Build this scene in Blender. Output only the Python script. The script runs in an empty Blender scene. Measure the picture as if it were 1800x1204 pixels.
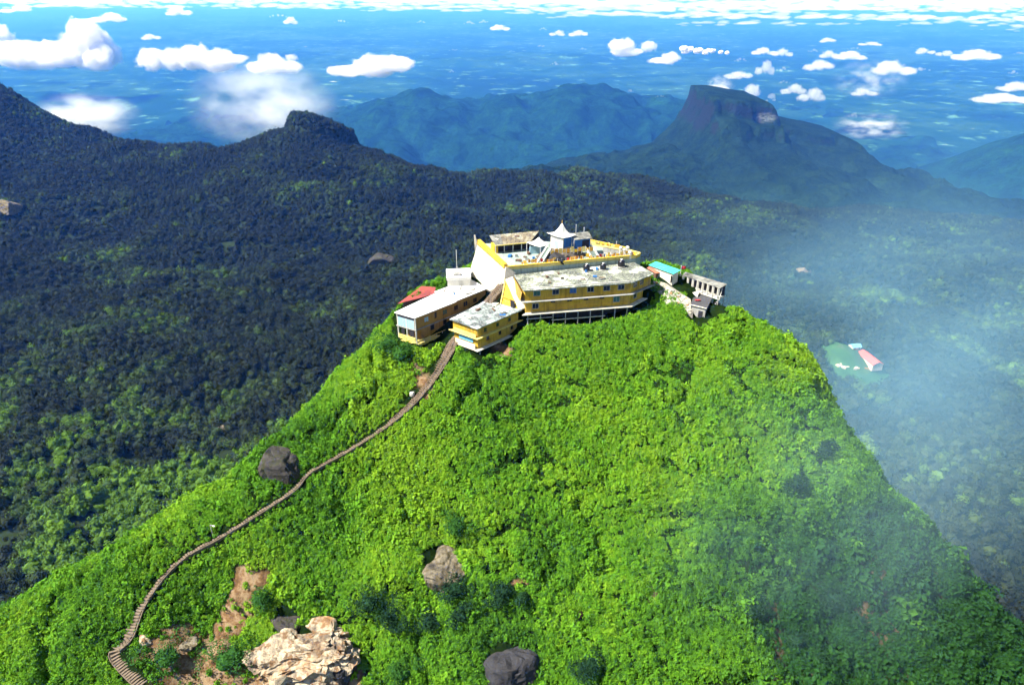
import bpy, bmesh, math, random
import numpy as np
from mathutils import Vector, Matrix

# ------------------------------------------------------------------ camera, sky, sun, exposure
S = bpy.context.scene
F, CX, CY, CZ = 1216.0, 900.0, 602.0, 80.0        # pixels of an 1800 wide frame
PH = math.atan(632 / 1216)                         # downward pitch of the drone camera
cd = bpy.data.cameras.new('camera'); cam = bpy.data.objects.new('camera', cd)
S.collection.objects.link(cam)
cam.location = (0, 0, CZ); cam.rotation_euler = (math.pi / 2 - PH, 0, 0)
cd.sensor_width = 36; cd.lens = 36 * F / 1800; cd.clip_start = 1; cd.clip_end = 600000
S.camera = cam
SUN_EL, SUN_AZ = math.radians(52), math.atan2(-0.95, -0.30)   # azimuth as x,y bearing towards the sun
W = bpy.data.worlds.new('World'); S.world = W; W.use_nodes = True
wn = W.node_tree.nodes; wl = W.node_tree.links
sky = wn.new('ShaderNodeTexSky'); sky.sky_type = 'NISHITA'; sky.sun_disc = False
sky.sun_elevation = SUN_EL; sky.sun_rotation = SUN_AZ
sky.altitude = 1500
wl.new(sky.outputs[0], wn['Background'].inputs[0]); wn['Background'].inputs[1].default_value = 0.06
sd = bpy.data.lights.new('sun', 'SUN'); sun = bpy.data.objects.new('sun', sd); S.collection.objects.link(sun)
sd.energy = 5.0; sd.angle = math.radians(0.53); sd.color = (1.0, 0.95, 0.86)
tosun = Vector((math.sin(SUN_AZ) * math.cos(SUN_EL), math.cos(SUN_AZ) * math.cos(SUN_EL), math.sin(SUN_EL)))
sun.rotation_euler = tosun.to_track_quat('Z', 'Y').to_euler(); sun.location = (0, 0, 300)
S.view_settings.view_transform = 'Standard'; S.view_settings.look = 'None'
S.view_settings.gamma = 1; S.view_settings.exposure = 1.5; S.view_settings.use_curve_mapping = False
C = S.cycles
C.max_bounces = 4; C.diffuse_bounces = 2; C.glossy_bounces = 2; C.transmission_bounces = 2
C.volume_bounces = 3; C.transparent_max_bounces = 8; C.use_denoising = True; C.use_adaptive_sampling = True; C.adaptive_threshold = .035; C.adaptive_min_samples = 20
C.caustics_reflective = False; C.caustics_refractive = False
try: C.denoiser = 'OPENIMAGEDENOISE'; C.denoising_prefilter = 'ACCURATE'
except Exception: pass

# ------------------------------------------------------------------ helpers
rng = np.random.default_rng(7); random.seed(7)
def rayd(px, py):
    u = (px - CX) / F; v = (CY - py) / F
    return np.array([u, math.cos(PH) + v * math.sin(PH), -math.sin(PH) + v * math.cos(PH)])
def aty(px, py, y):
    r = rayd(px, py); t = y / r[1]; return np.array([r[0] * t, y, CZ + r[2] * t])
def atz(px, py, z):
    r = rayd(px, py); t = (z - CZ) / r[2]; return np.array([r[0] * t, r[1] * t, z])
def proj(x, y, z):
    z = z - CZ; d = y * math.cos(PH) - z * math.sin(PH); up = y * math.sin(PH) + z * math.cos(PH)
    return CX + F * x / d, CY - F * up / d, d

class TPS:
    def __init__(s, P, lam=0.0, sc=100.0):
        P = np.asarray(P, float); s.sc = sc; s.q = P[:, :2] / sc; n = len(P)
        K = s.k(s.q, s.q) + lam * np.eye(n); A = np.zeros((n + 3, n + 3)); A[:n, :n] = K
        A[:n, n] = 1; A[:n, n + 1:] = s.q; A[n, :n] = 1; A[n + 1:, :n] = s.q.T
        b = np.zeros(n + 3); b[:n] = P[:, 2]; s.w = np.linalg.solve(A, b); s.n = n
    def k(s, a, b):
        d2 = ((a[:, None, :] - b[None]) ** 2).sum(-1); return 0.5 * d2 * np.log(d2 + 1e-12)
    def __call__(s, x, y):
        x = np.asarray(x, float); sh = x.shape; a = np.stack([x.ravel(), np.asarray(y, float).ravel()], 1) / s.sc
        out = np.empty(len(a))
        for i in range(0, len(a), 20000):
            c = a[i:i + 20000]; out[i:i + 20000] = s.k(c, s.q) @ s.w[:s.n] + s.w[s.n] + c @ s.w[s.n + 1:]
        return out.reshape(sh)

def vnoise(x, y, seed=0):
    x = np.asarray(x, float); y = np.asarray(y, float)
    xi = np.floor(x).astype(np.int64); yi = np.floor(y).astype(np.int64); fx = x - xi; fy = y - yi
    def h(a, b):
        n = (a * 374761393 + b * 668265263 + seed * 1442695041) & 0x7fffffff
        n = ((n ^ (n >> 13)) * 1274126177) & 0x7fffffff
        return ((n ^ (n >> 16)) & 0xffff) / 65535.0
    fx = fx * fx * fx * (fx * (fx * 6 - 15) + 10); fy = fy * fy * fy * (fy * (fy * 6 - 15) + 10)
    return (h(xi, yi) * (1 - fx) + h(xi + 1, yi) * fx) * (1 - fy) + (h(xi, yi + 1) * (1 - fx) + h(xi + 1, yi + 1) * fx) * fy
def fbm(x, y, o=4, seed=0):
    r = 0; a = .5; t = 0
    for i in range(o):
        r = r + a * vnoise(x * 2 ** i + 17.3 * i, y * 2 ** i - 9.1 * i, seed + i); t += a; a *= .5
    return r / t - .5                                   # about -0.5 .. 0.5
def sstep(a, b, x):
    t = np.clip((x - a) / (b - a), 0, 1); return t * t * (3 - 2 * t)

def link(o, parent=None):
    S.collection.objects.link(o)
    if parent is not None: o.parent = parent
    return o
def tag(o, label=None, cat=None, group=None, kind=None):
    if label: o['label'] = label
    if cat: o['category'] = cat
    if group: o['group'] = group
    if kind: o['kind'] = kind
    return o
def empty(name, loc, label, cat, group=None):
    o = bpy.data.objects.new(name, None); o.location = loc; o.empty_display_size = 1; link(o)
    return tag(o, label, cat, group)
def mesh_obj(name, v, f, mat, parent=None, smooth=False):
    me = bpy.data.meshes.new(name)
    if parent is not None:
        off = np.zeros(3); p = parent
        while p is not None: off = off + np.array(p.location); p = p.parent
        v = [tuple(np.asarray(q, float) - off) for q in v]
    me.from_pydata([tuple(map(float, q)) for q in v], [], [tuple(map(int, q)) for q in f])
    if mat: me.materials.append(mat)
    if smooth: me.shade_smooth()
    me.update()
    return link(bpy.data.objects.new(name, me), parent)
class MB:
    def __init__(s): s.v = []; s.f = []
    def add(s, v, f):
        n = len(s.v); s.v += [tuple(map(float, q)) for q in v]; s.f += [tuple(i + n for i in q) for q in f]; return s
    def box(s, o, a, b, c):
        o, a, b, c = (np.asarray(q, float) for q in (o, a, b, c))
        if np.dot(np.cross(a, b), c) < 0: o = o + a; a = -a
        return s.add([o, o + a, o + a + b, o + b, o + c, o + a + c, o + a + b + c, o + b + c],
                     [(3, 2, 1, 0), (4, 5, 6, 7), (0, 1, 5, 4), (1, 2, 6, 5), (2, 3, 7, 6), (3, 0, 4, 7)])
    def prism(s, poly, z0, z1):
        n = len(poly); z0 = [z0] * n if np.isscalar(z0) else z0; z1 = [z1] * n if np.isscalar(z1) else z1
        v = [(p[0], p[1], a) for p, a in zip(poly, z0)] + [(p[0], p[1], a) for p, a in zip(poly, z1)]
        f = [tuple(range(n - 1, -1, -1)), tuple(range(n, 2 * n))] + [(i, (i + 1) % n, n + (i + 1) % n, n + i) for i in range(n)]
        return s.add(v, f)
    def post(s, p, r, h, n=6):
        p = np.asarray(p, float)
        return s.prism([(p[0] + r * math.cos(2 * math.pi * i / n), p[1] + r * math.sin(2 * math.pi * i / n)) for i in range(n)], p[2], p[2] + h)
    def bar(s, a, b, w, h):
        a = np.asarray(a, float); b = np.asarray(b, float); d = b - a; n = np.array([d[1], -d[0], 0]); n /= np.linalg.norm(n) + 1e-9
        return s.box(a - n * w / 2 - [0, 0, h / 2], d, n * w, np.array([0, 0, h]))
    def slab(s, quad, th):                             # any polygon, thickened downward
        q = [np.asarray(p, float) for p in quad]; n = len(q)
        return s.add([p - [0, 0, th] for p in q] + q, [tuple(range(n - 1, -1, -1)), tuple(range(n, 2 * n))] + [(i, (i + 1) % n, n + (i + 1) % n, n + i) for i in range(n)])
    def out(s, name, mat, parent=None, smooth=False): return mesh_obj(name, s.v, s.f, mat, parent, smooth)
def inset(poly, d):
    """polygon (counter-clockwise) moved inward by d"""
    P = [np.asarray(p[:2], float) for p in poly]; n = len(P); out = []
    for i in range(n):
        a, b, c = P[i - 1], P[i], P[(i + 1) % n]
        e1 = (b - a) / np.linalg.norm(b - a); e2 = (c - b) / np.linalg.norm(c - b)
        n1 = np.array([-e1[1], e1[0]]); n2 = np.array([-e2[1], e2[0]])
        k = n1 + n2; out.append(b + k * d / (np.dot(k, n1)))
    return out

# ------------------------------------------------------------------ materials
def newmat(name):
    m = bpy.data.materials.new(name); m.use_nodes = True; nt = m.node_tree
    return m, nt, nt.nodes['Principled BSDF']
def nz(nt, scale, detail=4, rough=.6, coord='Object', w=None):
    t = nt.nodes.new('ShaderNodeTexCoord'); n = nt.nodes.new('ShaderNodeTexNoise')
    n.inputs['Scale'].default_value = scale; n.inputs['Detail'].default_value = detail; n.inputs['Roughness'].default_value = rough
    if coord == 'World':
        g = nt.nodes.new('ShaderNodeNewGeometry'); nt.links.new(g.outputs['Position'], n.inputs['Vector'])
    else: nt.links.new(t.outputs[coord], n.inputs['Vector'])
    return n.outputs['Fac']
def ramp(nt, fac, stops):
    r = nt.nodes.new('ShaderNodeValToRGB'); e = r.color_ramp.elements
    while len(e) < len(stops): e.new(0.5)
    for q, (p, c) in zip(e, stops): q.position = p; q.color = (*c, 1)
    nt.links.new(fac, r.inputs[0]); return r.outputs[0]
def mixc(nt, fac, a, b):
    m = nt.nodes.new('ShaderNodeMix'); m.data_type = 'RGBA'
    for sck, val in ((m.inputs[0], fac), (m.inputs[6], a), (m.inputs[7], b)):
        if hasattr(val, 'is_output'): nt.links.new(val, sck)
        elif isinstance(val, (int, float)): sck.default_value = val
        else: sck.default_value = (*val, 1)
    return m.outputs[2]
def bump(nt, bs, h, strength, dist):
    b = nt.nodes.new('ShaderNodeBump'); b.inputs['Strength'].default_value = strength; b.inputs['Distance'].default_value = dist
    nt.links.new(h, b.inputs['Height']); nt.links.new(b.outputs[0], bs.inputs['Normal'])
def plaster(name, col, dirt, amount=.5, scale=.35, rough=.85):
    m, nt, bs = newmat(name)
    a = nz(nt, scale, 6, .7, 'World'); b = nz(nt, scale * 6, 4, .6, 'World')
    c1 = mixc(nt, ramp(nt, a, [(.62 - amount * .3, (0, 0, 0)), (.75, (1, 1, 1))]), col, dirt)
    gm = nt.nodes.new('ShaderNodeNewGeometry'); mp = nt.nodes.new('ShaderNodeMapping'); mp.inputs['Scale'].default_value = (1.3, 1.3, .12); nt.links.new(gm.outputs['Position'], mp.inputs[0])
    sk = nt.nodes.new('ShaderNodeTexNoise'); sk.inputs['Scale'].default_value = 1.0; sk.inputs['Detail'].default_value = 5; nt.links.new(mp.outputs[0], sk.inputs['Vector'])
    c1 = mixc(nt, ramp(nt, sk.outputs['Fac'], [(.52, (0, 0, 0)), (.68, (amount, amount, amount))]), c1, tuple(x * .55 for x in dirt))
    c2 = mixc(nt, ramp(nt, b, [(.35, (0, 0, 0)), (.8, (.5, .5, .5))]), c1, tuple(x * .7 for x in col))
    nt.links.new(c2, bs.inputs['Base Color']); bs.inputs['Roughness'].default_value = rough; bs.inputs['Specular IOR Level'].default_value = .2
    bump(nt, bs, b, .3, .05); return m
M = {}
M['yellow'] = plaster('yellow_plaster', (.52, .335, .035), (.24, .14, .03), .6)
M['yellow_pale'] = plaster('pale_yellow_plaster', (.75, .60, .18), (.5, .35, .1), .3)
M['ochre'] = plaster('ochre_wall', (.40, .24, .05), (.2, .1, .04), .5)
M['white'] = plaster('white_plaster', (.66, .63, .54), (.40, .37, .30), .35)
M['cream'] = plaster('cream_concrete', (.66, .61, .48), (.36, .32, .24), .35)
M['concrete'] = plaster('grey_concrete', (.34, .33, .30), (.17, .17, .15), .5)
M['dark'] = plaster('painted_shade_dark', (.03, .028, .035), (.012, .012, .016), .5)  # near-black colour standing in for shade under floors, roofs and in openings
M['terrace'] = plaster('terrace_floor', (.30, .37, .32), (.19, .24, .20), .6, .25)
M['rubble'] = plaster('rubble_mortar', (.40, .37, .30), (.16, .15, .12), .75, .5)
M['wood'] = plaster('weathered_wood', (.16, .10, .07), (.07, .05, .04), .5, 1)
M['metalpost'] = plaster('painted_post', (.62, .62, .60), (.4, .4, .4), .3, 1)
M['soil'] = plaster('soil', (.36, .21, .09), (.16, .09, .05), .5, .2)
M['stone_step'] = plaster('stone_step', (.19, .145, .10), (.09, .07, .05), .6, .8)
M['stone_riser'] = plaster('stone_path_bed', (.13, .11, .08), (.06, .05, .04), .5, .8)
def roofmat(name, base, stain, dark, lo=.5):
    m, nt, bs = newmat(name)
    a = nz(nt, .22, 8, .72, 'World'); b = nz(nt, 1.6, 5, .6, 'World')
    c = ramp(nt, a, [(lo, base), (lo + .06, stain), (lo + .16, dark)])
    c = mixc(nt, ramp(nt, b, [(.45, (0, 0, 0)), (.7, (.6, .6, .6))]), c, tuple(x * .75 for x in base))
    nt.links.new(c, bs.inputs['Base Color']); bs.inputs['Roughness'].default_value = .8; bump(nt, bs, b, .25, .04); return m
M['roof_stained'] = roofmat('stained_white_roof', (.58, .58, .53), (.20, .22, .15), (.06, .07, .05), .40)
M['roof_dark_stain'] = roofmat('blotched_roof', (.62, .62, .60), (.20, .25, .23), (.04, .05, .05), .42)
M['roof_white'] = roofmat('clean_white_roof', (.78, .77, .74), (.55, .55, .52), (.3, .3, .28), .62)
M['roof_old'] = roofmat('weathered_sheet_roof', (.30, .29, .22), (.20, .16, .09), (.08, .06, .05), .43)
M['roof_red'] = roofmat('red_sheet_roof', (.30, .05, .035), (.22, .035, .03), (.13, .03, .03), .5)
M['roof_red2'] = roofmat('bright_red_roof', (.55, .09, .07), (.45, .07, .06), (.3, .05, .05), .6)
M['roof_teal'] = roofmat('teal_sheet_roof', (.05, .52, .42), (.10, .58, .48), (.03, .36, .30), .52)
M['roof_slate'] = roofmat('dark_slate_roof', (.055, .055, .06), (.08, .075, .075), (.035, .035, .04), .5)
M['roof_grey'] = roofmat('grey_sheet_roof', (.24, .24, .21), (.13, .13, .11), (.05, .05, .045), .45)
M['tent'] = plaster('tent_cloth', (.80, .78, .68), (.7, .66, .5), .2, .3)
M['orange'] = plaster('orange_cloth', (.65, .30, .04), (.6, .42, .06), .5, .8)
M['gold'] = plaster('golden_paint', (.72, .46, .04), (.62, .34, .04), .3, .5)
M['redcloth'] = plaster('red_cloth', (.5, .04, .04), (.4, .03, .03), .3, 1)
M['blue'] = plaster('blue_paint', (.04, .16, .42), (.03, .1, .3), .3, .8)
M['bluelight'] = plaster('light_blue_sheet', (.30, .48, .56), (.45, .58, .60), .4, .5)
M['blueroof'] = plaster('light_blue_roof', (.16, .45, .62), (.1, .35, .5), .4, .5)
m, nt, bs = newmat('dark_window_glass'); bs.inputs['Base Color'].default_value = (.015, .02, .03, 1); bs.inputs['Roughness'].default_value = .12; M['glass'] = m
m, nt, bs = newmat('teal_window_glass'); bs.inputs['Base Color'].default_value = (.05, .13, .10, 1); bs.inputs['Roughness'].default_value = .2; M['glass_teal'] = m
m, nt, bs = newmat('blue_window_shutter'); bs.inputs['Base Color'].default_value = (.02, .10, .32, 1); bs.inputs['Roughness'].default_value = .4; M['glass_blue'] = m
m, nt, bs = newmat('black_plastic'); bs.inputs['Base Color'].default_value = (.008, .008, .012, 1); bs.inputs['Roughness'].default_value = .3; M['black'] = m

def rockmat(name, base, dark, warm, warmth=.5):
    m, nt, bs = newmat(name)
    a = nz(nt, .16, 8, .7, 'World'); b = nz(nt, .9, 6, .65, 'World'); c = nz(nt, .10, 5, .6, 'World')
    col = ramp(nt, a, [(.36, dark), (.5, base), (.66, tuple(min(1, x * 1.15) for x in base))])
    col = mixc(nt, ramp(nt, c, [(.62 - .2 * warmth, (0, 0, 0)), (.72 - .12 * warmth, (1, 1, 1))]), col, warm)
    col = mixc(nt, ramp(nt, b, [(.42, (0, 0, 0)), (.75, (.7, .7, .7))]), col, dark)
    nt.links.new(col, bs.inputs['Base Color']); bs.inputs['Roughness'].default_value = .9; bs.inputs['Specular IOR Level'].default_value = .15
    tc = nt.nodes.new('ShaderNodeNewGeometry'); mp = nt.nodes.new('ShaderNodeMapping'); mp.inputs['Scale'].default_value = (.8, .8, .09); nt.links.new(tc.outputs['Position'], mp.inputs[0])
    st = nt.nodes.new('ShaderNodeTexNoise'); st.inputs['Scale'].default_value = 1.0; st.inputs['Detail'].default_value = 6; nt.links.new(mp.outputs[0], st.inputs['Vector'])
    col = mixc(nt, ramp(nt, st.outputs['Fac'], [(.50, (0, 0, 0)), (.60, (.9, .9, .9))]), col, mixc(nt, .5, warm, dark))
    nt.links.new(col, bs.inputs['Base Color'])
    bump(nt, bs, b, .9, .45); return m
M['rock_cream'] = rockmat('cream_rock', (.46, .38, .26), (.075, .058, .048), (.30, .15, .05), .65)
M['rock_dark'] = rockmat('dark_mossy_rock', (.055, .05, .045), (.025, .022, .025), (.06, .065, .02), .3)
M['rock_tan'] = rockmat('tan_boulder', (.20, .17, .115), (.045, .04, .035), (.13, .10, .04), .4)
M['rock_slate'] = rockmat('slate_rock', (.040, .040, .044), (.016, .016, .019), (.055, .05, .048), .3)
M['rock_grey'] = rockmat('courtyard_rock', (.17, .145, .12), (.07, .06, .055), (.22, .18, .12), .3)

def leafmat(name, dark, mid, light, nscale, transl=.15):
    """foliage whose hue drifts over the hillside; the instance's 'tint' moves it between dark, mid and light, painted sun and shade included"""
    m, nt, bs = newmat(name)
    at = nt.nodes.new('ShaderNodeAttribute'); at.attribute_type = 'INSTANCER'; at.attribute_name = 'tint'
    oi = nt.nodes.new('ShaderNodeObjectInfo'); n = nz(nt, nscale, 3, .6, 'World')
    s1 = nt.nodes.new('ShaderNodeMath'); s1.operation = 'MULTIPLY_ADD'; nt.links.new(n, s1.inputs[0]); s1.inputs[1].default_value = .7; nt.links.new(at.outputs['Fac'], s1.inputs[2])
    s2 = nt.nodes.new('ShaderNodeMath'); s2.operation = 'MULTIPLY_ADD'; nt.links.new(oi.outputs['Random'], s2.inputs[0]); s2.inputs[1].default_value = .22; nt.links.new(s1.outputs[0], s2.inputs[2])
    s3 = nt.nodes.new('ShaderNodeMath'); s3.operation = 'SUBTRACT'; nt.links.new(s2.outputs[0], s3.inputs[0]); s3.inputs[1].default_value = .46
    col = ramp(nt, s3.outputs[0], [(.05, dark), (.5, mid), (.95, light)])
    nt.links.new(col, bs.inputs['Base Color']); bs.inputs['Roughness'].default_value = .7; bs.inputs['Specular IOR Level'].default_value = .08
    tr = nt.nodes.new('ShaderNodeBsdfTranslucent'); nt.links.new(col, tr.inputs[0])
    mx = nt.nodes.new('ShaderNodeMixShader'); mx.inputs[0].default_value = transl
    nt.links.new(bs.outputs[0], mx.inputs[1]); nt.links.new(tr.outputs[0], mx.inputs[2])
    nt.links.new(mx.outputs[0], nt.nodes['Material Output'].inputs[0]); return m
M['leaf'] = leafmat('shrub_leaves', (.016, .062, .010), (.092, .245, .012), (.20, .35, .016), .035)
M['crown'] = leafmat('forest_leaves', (.013, .019, .011), (.032, .050, .018), (.085, .17, .016), .004, .12)  # dark leaf colours stand in for cloud shadow over the forest
M['shrubdark'] = leafmat('dark_shrub_leaves', (.012, .04, .016), (.025, .075, .02), (.05, .12, .02), .1)
M['shrublight'] = leafmat('fresh_shrub_leaves', (.03, .10, .015), (.05, .15, .015), (.10, .20, .015), .1)
m, nt, bs = newmat('bark'); bs.inputs['Base Color'].default_value = (.07, .05, .035, 1); M['bark'] = m

# ------------------------------------------------------------------ summit hill
PATH = [(785, 625, 178), (745, 685, 166), (690, 740, 158), (620, 787, 150), (545, 830, 142), (515, 862, 138), (450, 905, 133), (385, 945, 127),
        (330, 975, 123), (290, 1010, 119), (250, 1065, 114), (225, 1120, 109.5), (203, 1150, 106), (252, 1206, 102)]
def plane_y(px, py):
    r = rayd(px, py); t = (-18 - .765 * 178 - CZ) / (r[2] - .765 * r[1]); return r[1] * t
PATH = [(a, b, plane_y(a, b) - (1.0 + 3.5 * min(1, max(0, (b - 640) / 450)))) for a, b, c in PATH]
ctrl = [aty(*p) for p in PATH]
LS = [(690, 572, 193), (610, 640, 181), (512, 750, 169), (460, 800, 163), (300, 905, 151), (120, 1010, 139), (0, 1085, 131), (-150, 1170, 121)]
RS = [(1275, 540, 197), (1360, 592, 189), (1440, 657, 180), (1500, 780, 164), (1530, 830, 157), (1640, 950, 144), (1800, 1130, 128), (1950, 1290, 115)]
for p in LS + RS:
    a = aty(*p); ctrl.append(a)
    r = rayd(p[0], p[1]); sl = r[2] / r[1]
    for dy, drop in ((22, 13), (60, 48), (120, 100)):
        q = aty(p[0], p[1], p[2] + dy); ctrl.append(q - [0, 0, drop])
for px, py in [(900, 700), (1100, 690), (1280, 680), (1400, 740), (760, 850), (900, 850), (1100, 850), (1300, 850), (1430, 860), (560, 930), (700, 1000), (900, 1000), (1100, 1000),
               (1300, 1000), (1480, 1000), (350, 1080), (450, 1180), (650, 1180), (900, 1180), (1100, 1180), (1300, 1180), (1500, 1180), (1650, 1180), (900, 1350), (500, 1350), (1300, 1350)]:
    r = rayd(px, py); t = (-18 - .765 * 178 - CZ) / (r[2] - .765 * r[1]); q = r * t + np.array([0, 0, CZ]); ctrl.append(q)
ctrl += [(5, 187, -13.0), (20, 189, -13.0), (37, 193, -12.8), (20, 196, -13.5), (46, 201, -11), (12, 182, -16.5), (-9, 176, -19.4), (2, 188, -15), (-30, 181.5, -17), (-24, 187, -16.5), (-38, 190, -16),
         (-16, 188, -14.5), (-12, 196, -12), (-6, 203, -9), (-20, 200, -11), (-27, 210, -10), (-24, 217, -9.5), (-36, 203, -13.5), (-33, 213, -13),
         (0, 208, -5), (16, 209, -5), (38, 215, -5), (15, 220, -4), (-7, 222, -5), (25, 224, -4.5), (48, 208, -6), (54, 207, -6.5), (60, 207, -8.5), (66, 200, -11), (58, 196, -12), (50, 197, -11.5),
         (15, 245, -16), (-15, 240, -16), (45, 235, -14), (65, 222, -15), (15, 300, -80), (-50, 270, -75), (90, 270, -80), (-300, 330, -330), (300, 330, -330), (0, 450, -300), (-180, 420, -300), (180, 420, -300),
         (-260, 200, -260), (270, 200, -270), (-260, 90, -180), (260, 90, -200), (0, 60, -110), (-120, 60, -95), (120, 60, -120)]
H0 = TPS(ctrl, lam=2e-5)
PW = np.array([aty(*p) for p in PATH])
def pathdist(x, y):
    d = np.full(np.shape(x), 1e9)
    for a, b in zip(PW[:-1], PW[1:]):
        ab = b[:2] - a[:2]; t = np.clip(((x - a[0]) * ab[0] + (y - a[1]) * ab[1]) / (ab @ ab), 0, 1)
        d = np.minimum(d, np.hypot(x - a[0] - t * ab[0], y - a[1] - t * ab[1]))
    return d
def hill(x, y):
    z = H0(x, y)
    k = sstep(2, 10, pathdist(x, y)) * (1 - .85 * np.exp(-(((x - 12) / 55) ** 2 + ((y - 205) / 30) ** 2) ** 2))
    mound = (1 - 2 * np.abs(fbm(x / 11, y / 11, 2, 13))) ** 2; fold = np.exp(-(fbm(x / 30 + .5 * y / 30, y / 19, 3, 14) / .035) ** 2)
    return z + k * (fbm(x / 16, y / 16, 4, 3) * 5.0 + mound * 1.6 - fold * 3.4)
def hit(px, py, h=None, y0=60, y1=400, n=1500):
    """where the line of sight through a photo pixel meets the ground"""
    h = h or hill; r = rayd(px, py); ys = np.linspace(y0, y1, n); t = ys / r[1]
    g = CZ + r[2] * t - h(r[0] * t, ys); i = int(np.argmax(g < 0))
    a, b = g[max(i - 1, 0)], g[i]; y = ys[max(i - 1, 0)] + (ys[1] - ys[0]) * a / (a - b + 1e-9); t = y / r[1]
    return np.array([r[0] * t, y, CZ + r[2] * t])
def grid(name, x0, x1, nx, y0, y1, ny, h, mat, attrs=None, smooth=True):
    X, Y = np.meshgrid(np.linspace(x0, x1, nx), np.linspace(y0, y1, ny)); Z = h(X, Y)
    v = np.stack([X, Y, Z], -1).reshape(-1, 3)
    i = (np.arange(ny - 1)[:, None] * nx + np.arange(nx - 1)[None]).ravel()
    f = np.stack([i, i + 1, i + nx + 1, i + nx], 1)
    me = bpy.data.meshes.new(name); me.vertices.add(len(v)); me.vertices.foreach_set('co', v.ravel())
    me.loops.add(f.size); me.loops.foreach_set('vertex_index', f.ravel().astype(np.int32))
    me.polygons.add(len(f)); me.polygons.foreach_set('loop_start', np.arange(0, f.size, 4, dtype=np.int32))
    me.materials.append(mat); me.update(calc_edges=True); me.validate()
    if smooth: me.shade_smooth()
    if attrs:
        for k, fn in attrs.items():
            a = me.attributes.new(k, 'FLOAT', 'POINT'); a.data.foreach_set('value', np.asarray(fn(X, Y, Z), np.float32).ravel())
    o = link(bpy.data.objects.new(name, me)); o['kind'] = 'structure'; return o, v, f

def ell(x, y, cx, cy, rx, ry, rot=0.0):
    c, s_ = math.cos(rot), math.sin(rot); dx, dy = x - cx, y - cy
    return np.hypot((dx * c + dy * s_) / rx, (-dx * s_ + dy * c) / ry)
# bare ground on the slope, as patches around points on the hillside: photo place -> soil ellipse (metres across, turn)
SOIL = [((325, 1155), 9, 7, .3), ((400, 1195), 10, 5, 0), ((412, 1085), 4, 8, -.5), ((445, 1030), 5, 1.6, .6), ((1545, 1010), 2.2, 12, .1), ((1555, 1130), 4.5, 16, 0), ((1360, 1090), 2, 4, 0), ((1370, 1170), 3, 4, 0),
        ((910, 1025), 3, 1.6, .3), ((1150, 1040), 2.5, 1.2, 0), ((1020, 1080), 1.5, 1, 0), ((1420, 1190), 3, 3, 0), ((880, 615), 2.5, 4, .4), ((735, 655), 2, 7, .6),
        ((1640, 1010), 2, 5, .3), ((1700, 1040), 2.5, 3, .3), ((560, 1195), 12, 4, 0)]
SOILW = [(hit(*p)[:2], rx, ry, ro) for p, rx, ry, ro in SOIL]
def soil(x, y):
    m = np.zeros(np.shape(x)); n = fbm(x / 3.5, y / 3.5, 3, 11)
    for (c, rx, ry, ro) in SOILW: m = np.maximum(m, sstep(1.15, .75, ell(x, y, c[0], c[1], rx, ry, ro) + n * .9) * (.38 if c[0] > 20 and c[1] < 170 else 1))
    return m
m, nt, bs = newmat('hill_ground'); M['hill'] = m
a = nt.nodes.new('ShaderNodeAttribute'); a.attribute_name = 'soil'
g1 = ramp(nt, nz(nt, .3, 5, .6, 'World'), [(.3, (.004, .010, .003)), (.7, (.012, .024, .005))])
s1 = ramp(nt, nz(nt, .35, 7, .7, 'World'), [(.3, (.04, .026, .016)), (.46, (.15, .085, .04)), (.58, (.27, .19, .11)), (.72, (.07, .055, .03))])
nt.links.new(mixc(nt, a.outputs['Fac'], g1, s1), bs.inputs['Base Color']); bs.inputs['Roughness'].default_value = 1; bs.inputs['Specular IOR Level'].default_value = 0
bump(nt, bs, nz(nt, 1.2, 6, .7, 'World'), .8, .4)
hillobj, HV, HF = grid('summit_hill', -300, 310, 407, 55, 430, 251, hill, M['hill'], {'soil': lambda x, y, z: soil(x, y)})

# ------------------------------------------------------------------ forested highland below the summit
VC = [aty(*p) for p in [(0, 1000, 430), (-250, 900, 480), (-300, 1150, 350), (0, 800, 560), (300, 800, 570), (450, 720, 640), (200, 950, 460), (0, 690, 690), (0, 600, 850), (300, 600, 860), (600, 600, 820), (120, 640, 760), (150, 540, 1000), (480, 560, 960), (0, 450, 1300), (300, 440, 1320), (600, 450, 1300), (750, 430, 1350),
       (0, 350, 1680), (300, 350, 1660), (600, 350, 1650), (0, 285, 1950), (-250, 300, 1900), (-250, 150, 2350), (0, 170, 2300), (75, 208, 2280), (150, 238, 2260), (220, 262, 2250), (292, 288, 2240), (330, 277, 2180), (370, 274, 2150), (430, 276, 2150),
       (480, 254, 2130), (690, 285, 2110), (740, 308, 2130), (800, 320, 2150), (900, 325, 2250), (1000, 332, 2400), (1100, 343, 2500), (880, 380, 1750), (1000, 400, 1650), (1100, 390, 1800), (1200, 450, 1450), (1300, 400, 1800), (1400, 400, 1900), (1350, 470, 1350), (1500, 400, 2000), (1500, 470, 1400),
       (1650, 420, 1900), (1800, 420, 1900), (2050, 420, 1900), (1700, 500, 1250), (1500, 560, 850), (1560, 610, 720), (1527, 640, 660), (1470, 640, 640), (1440, 700, 560), (1600, 680, 640), (1600, 760, 540), (1750, 560, 1000), (1750, 700, 650), (1720, 850, 480), (1790, 1000, 400), (1950, 1000, 420), (1950, 700, 700), (2050, 1200, 340)]]
for p in [(-250, 150, 2350), (0, 170, 2300), (150, 238, 2260), (292, 288, 2240), (430, 276, 2150), (600, 260, 2150), (740, 308, 2130), (900, 325, 2250), (1100, 343, 2500)]:
    q = aty(p[0], p[1], p[2] + 500); VC.append(q - [0, 0, 260]); q = aty(p[0], p[1], p[2] + 1300); VC.append(q - [0, 0, 620])
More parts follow.
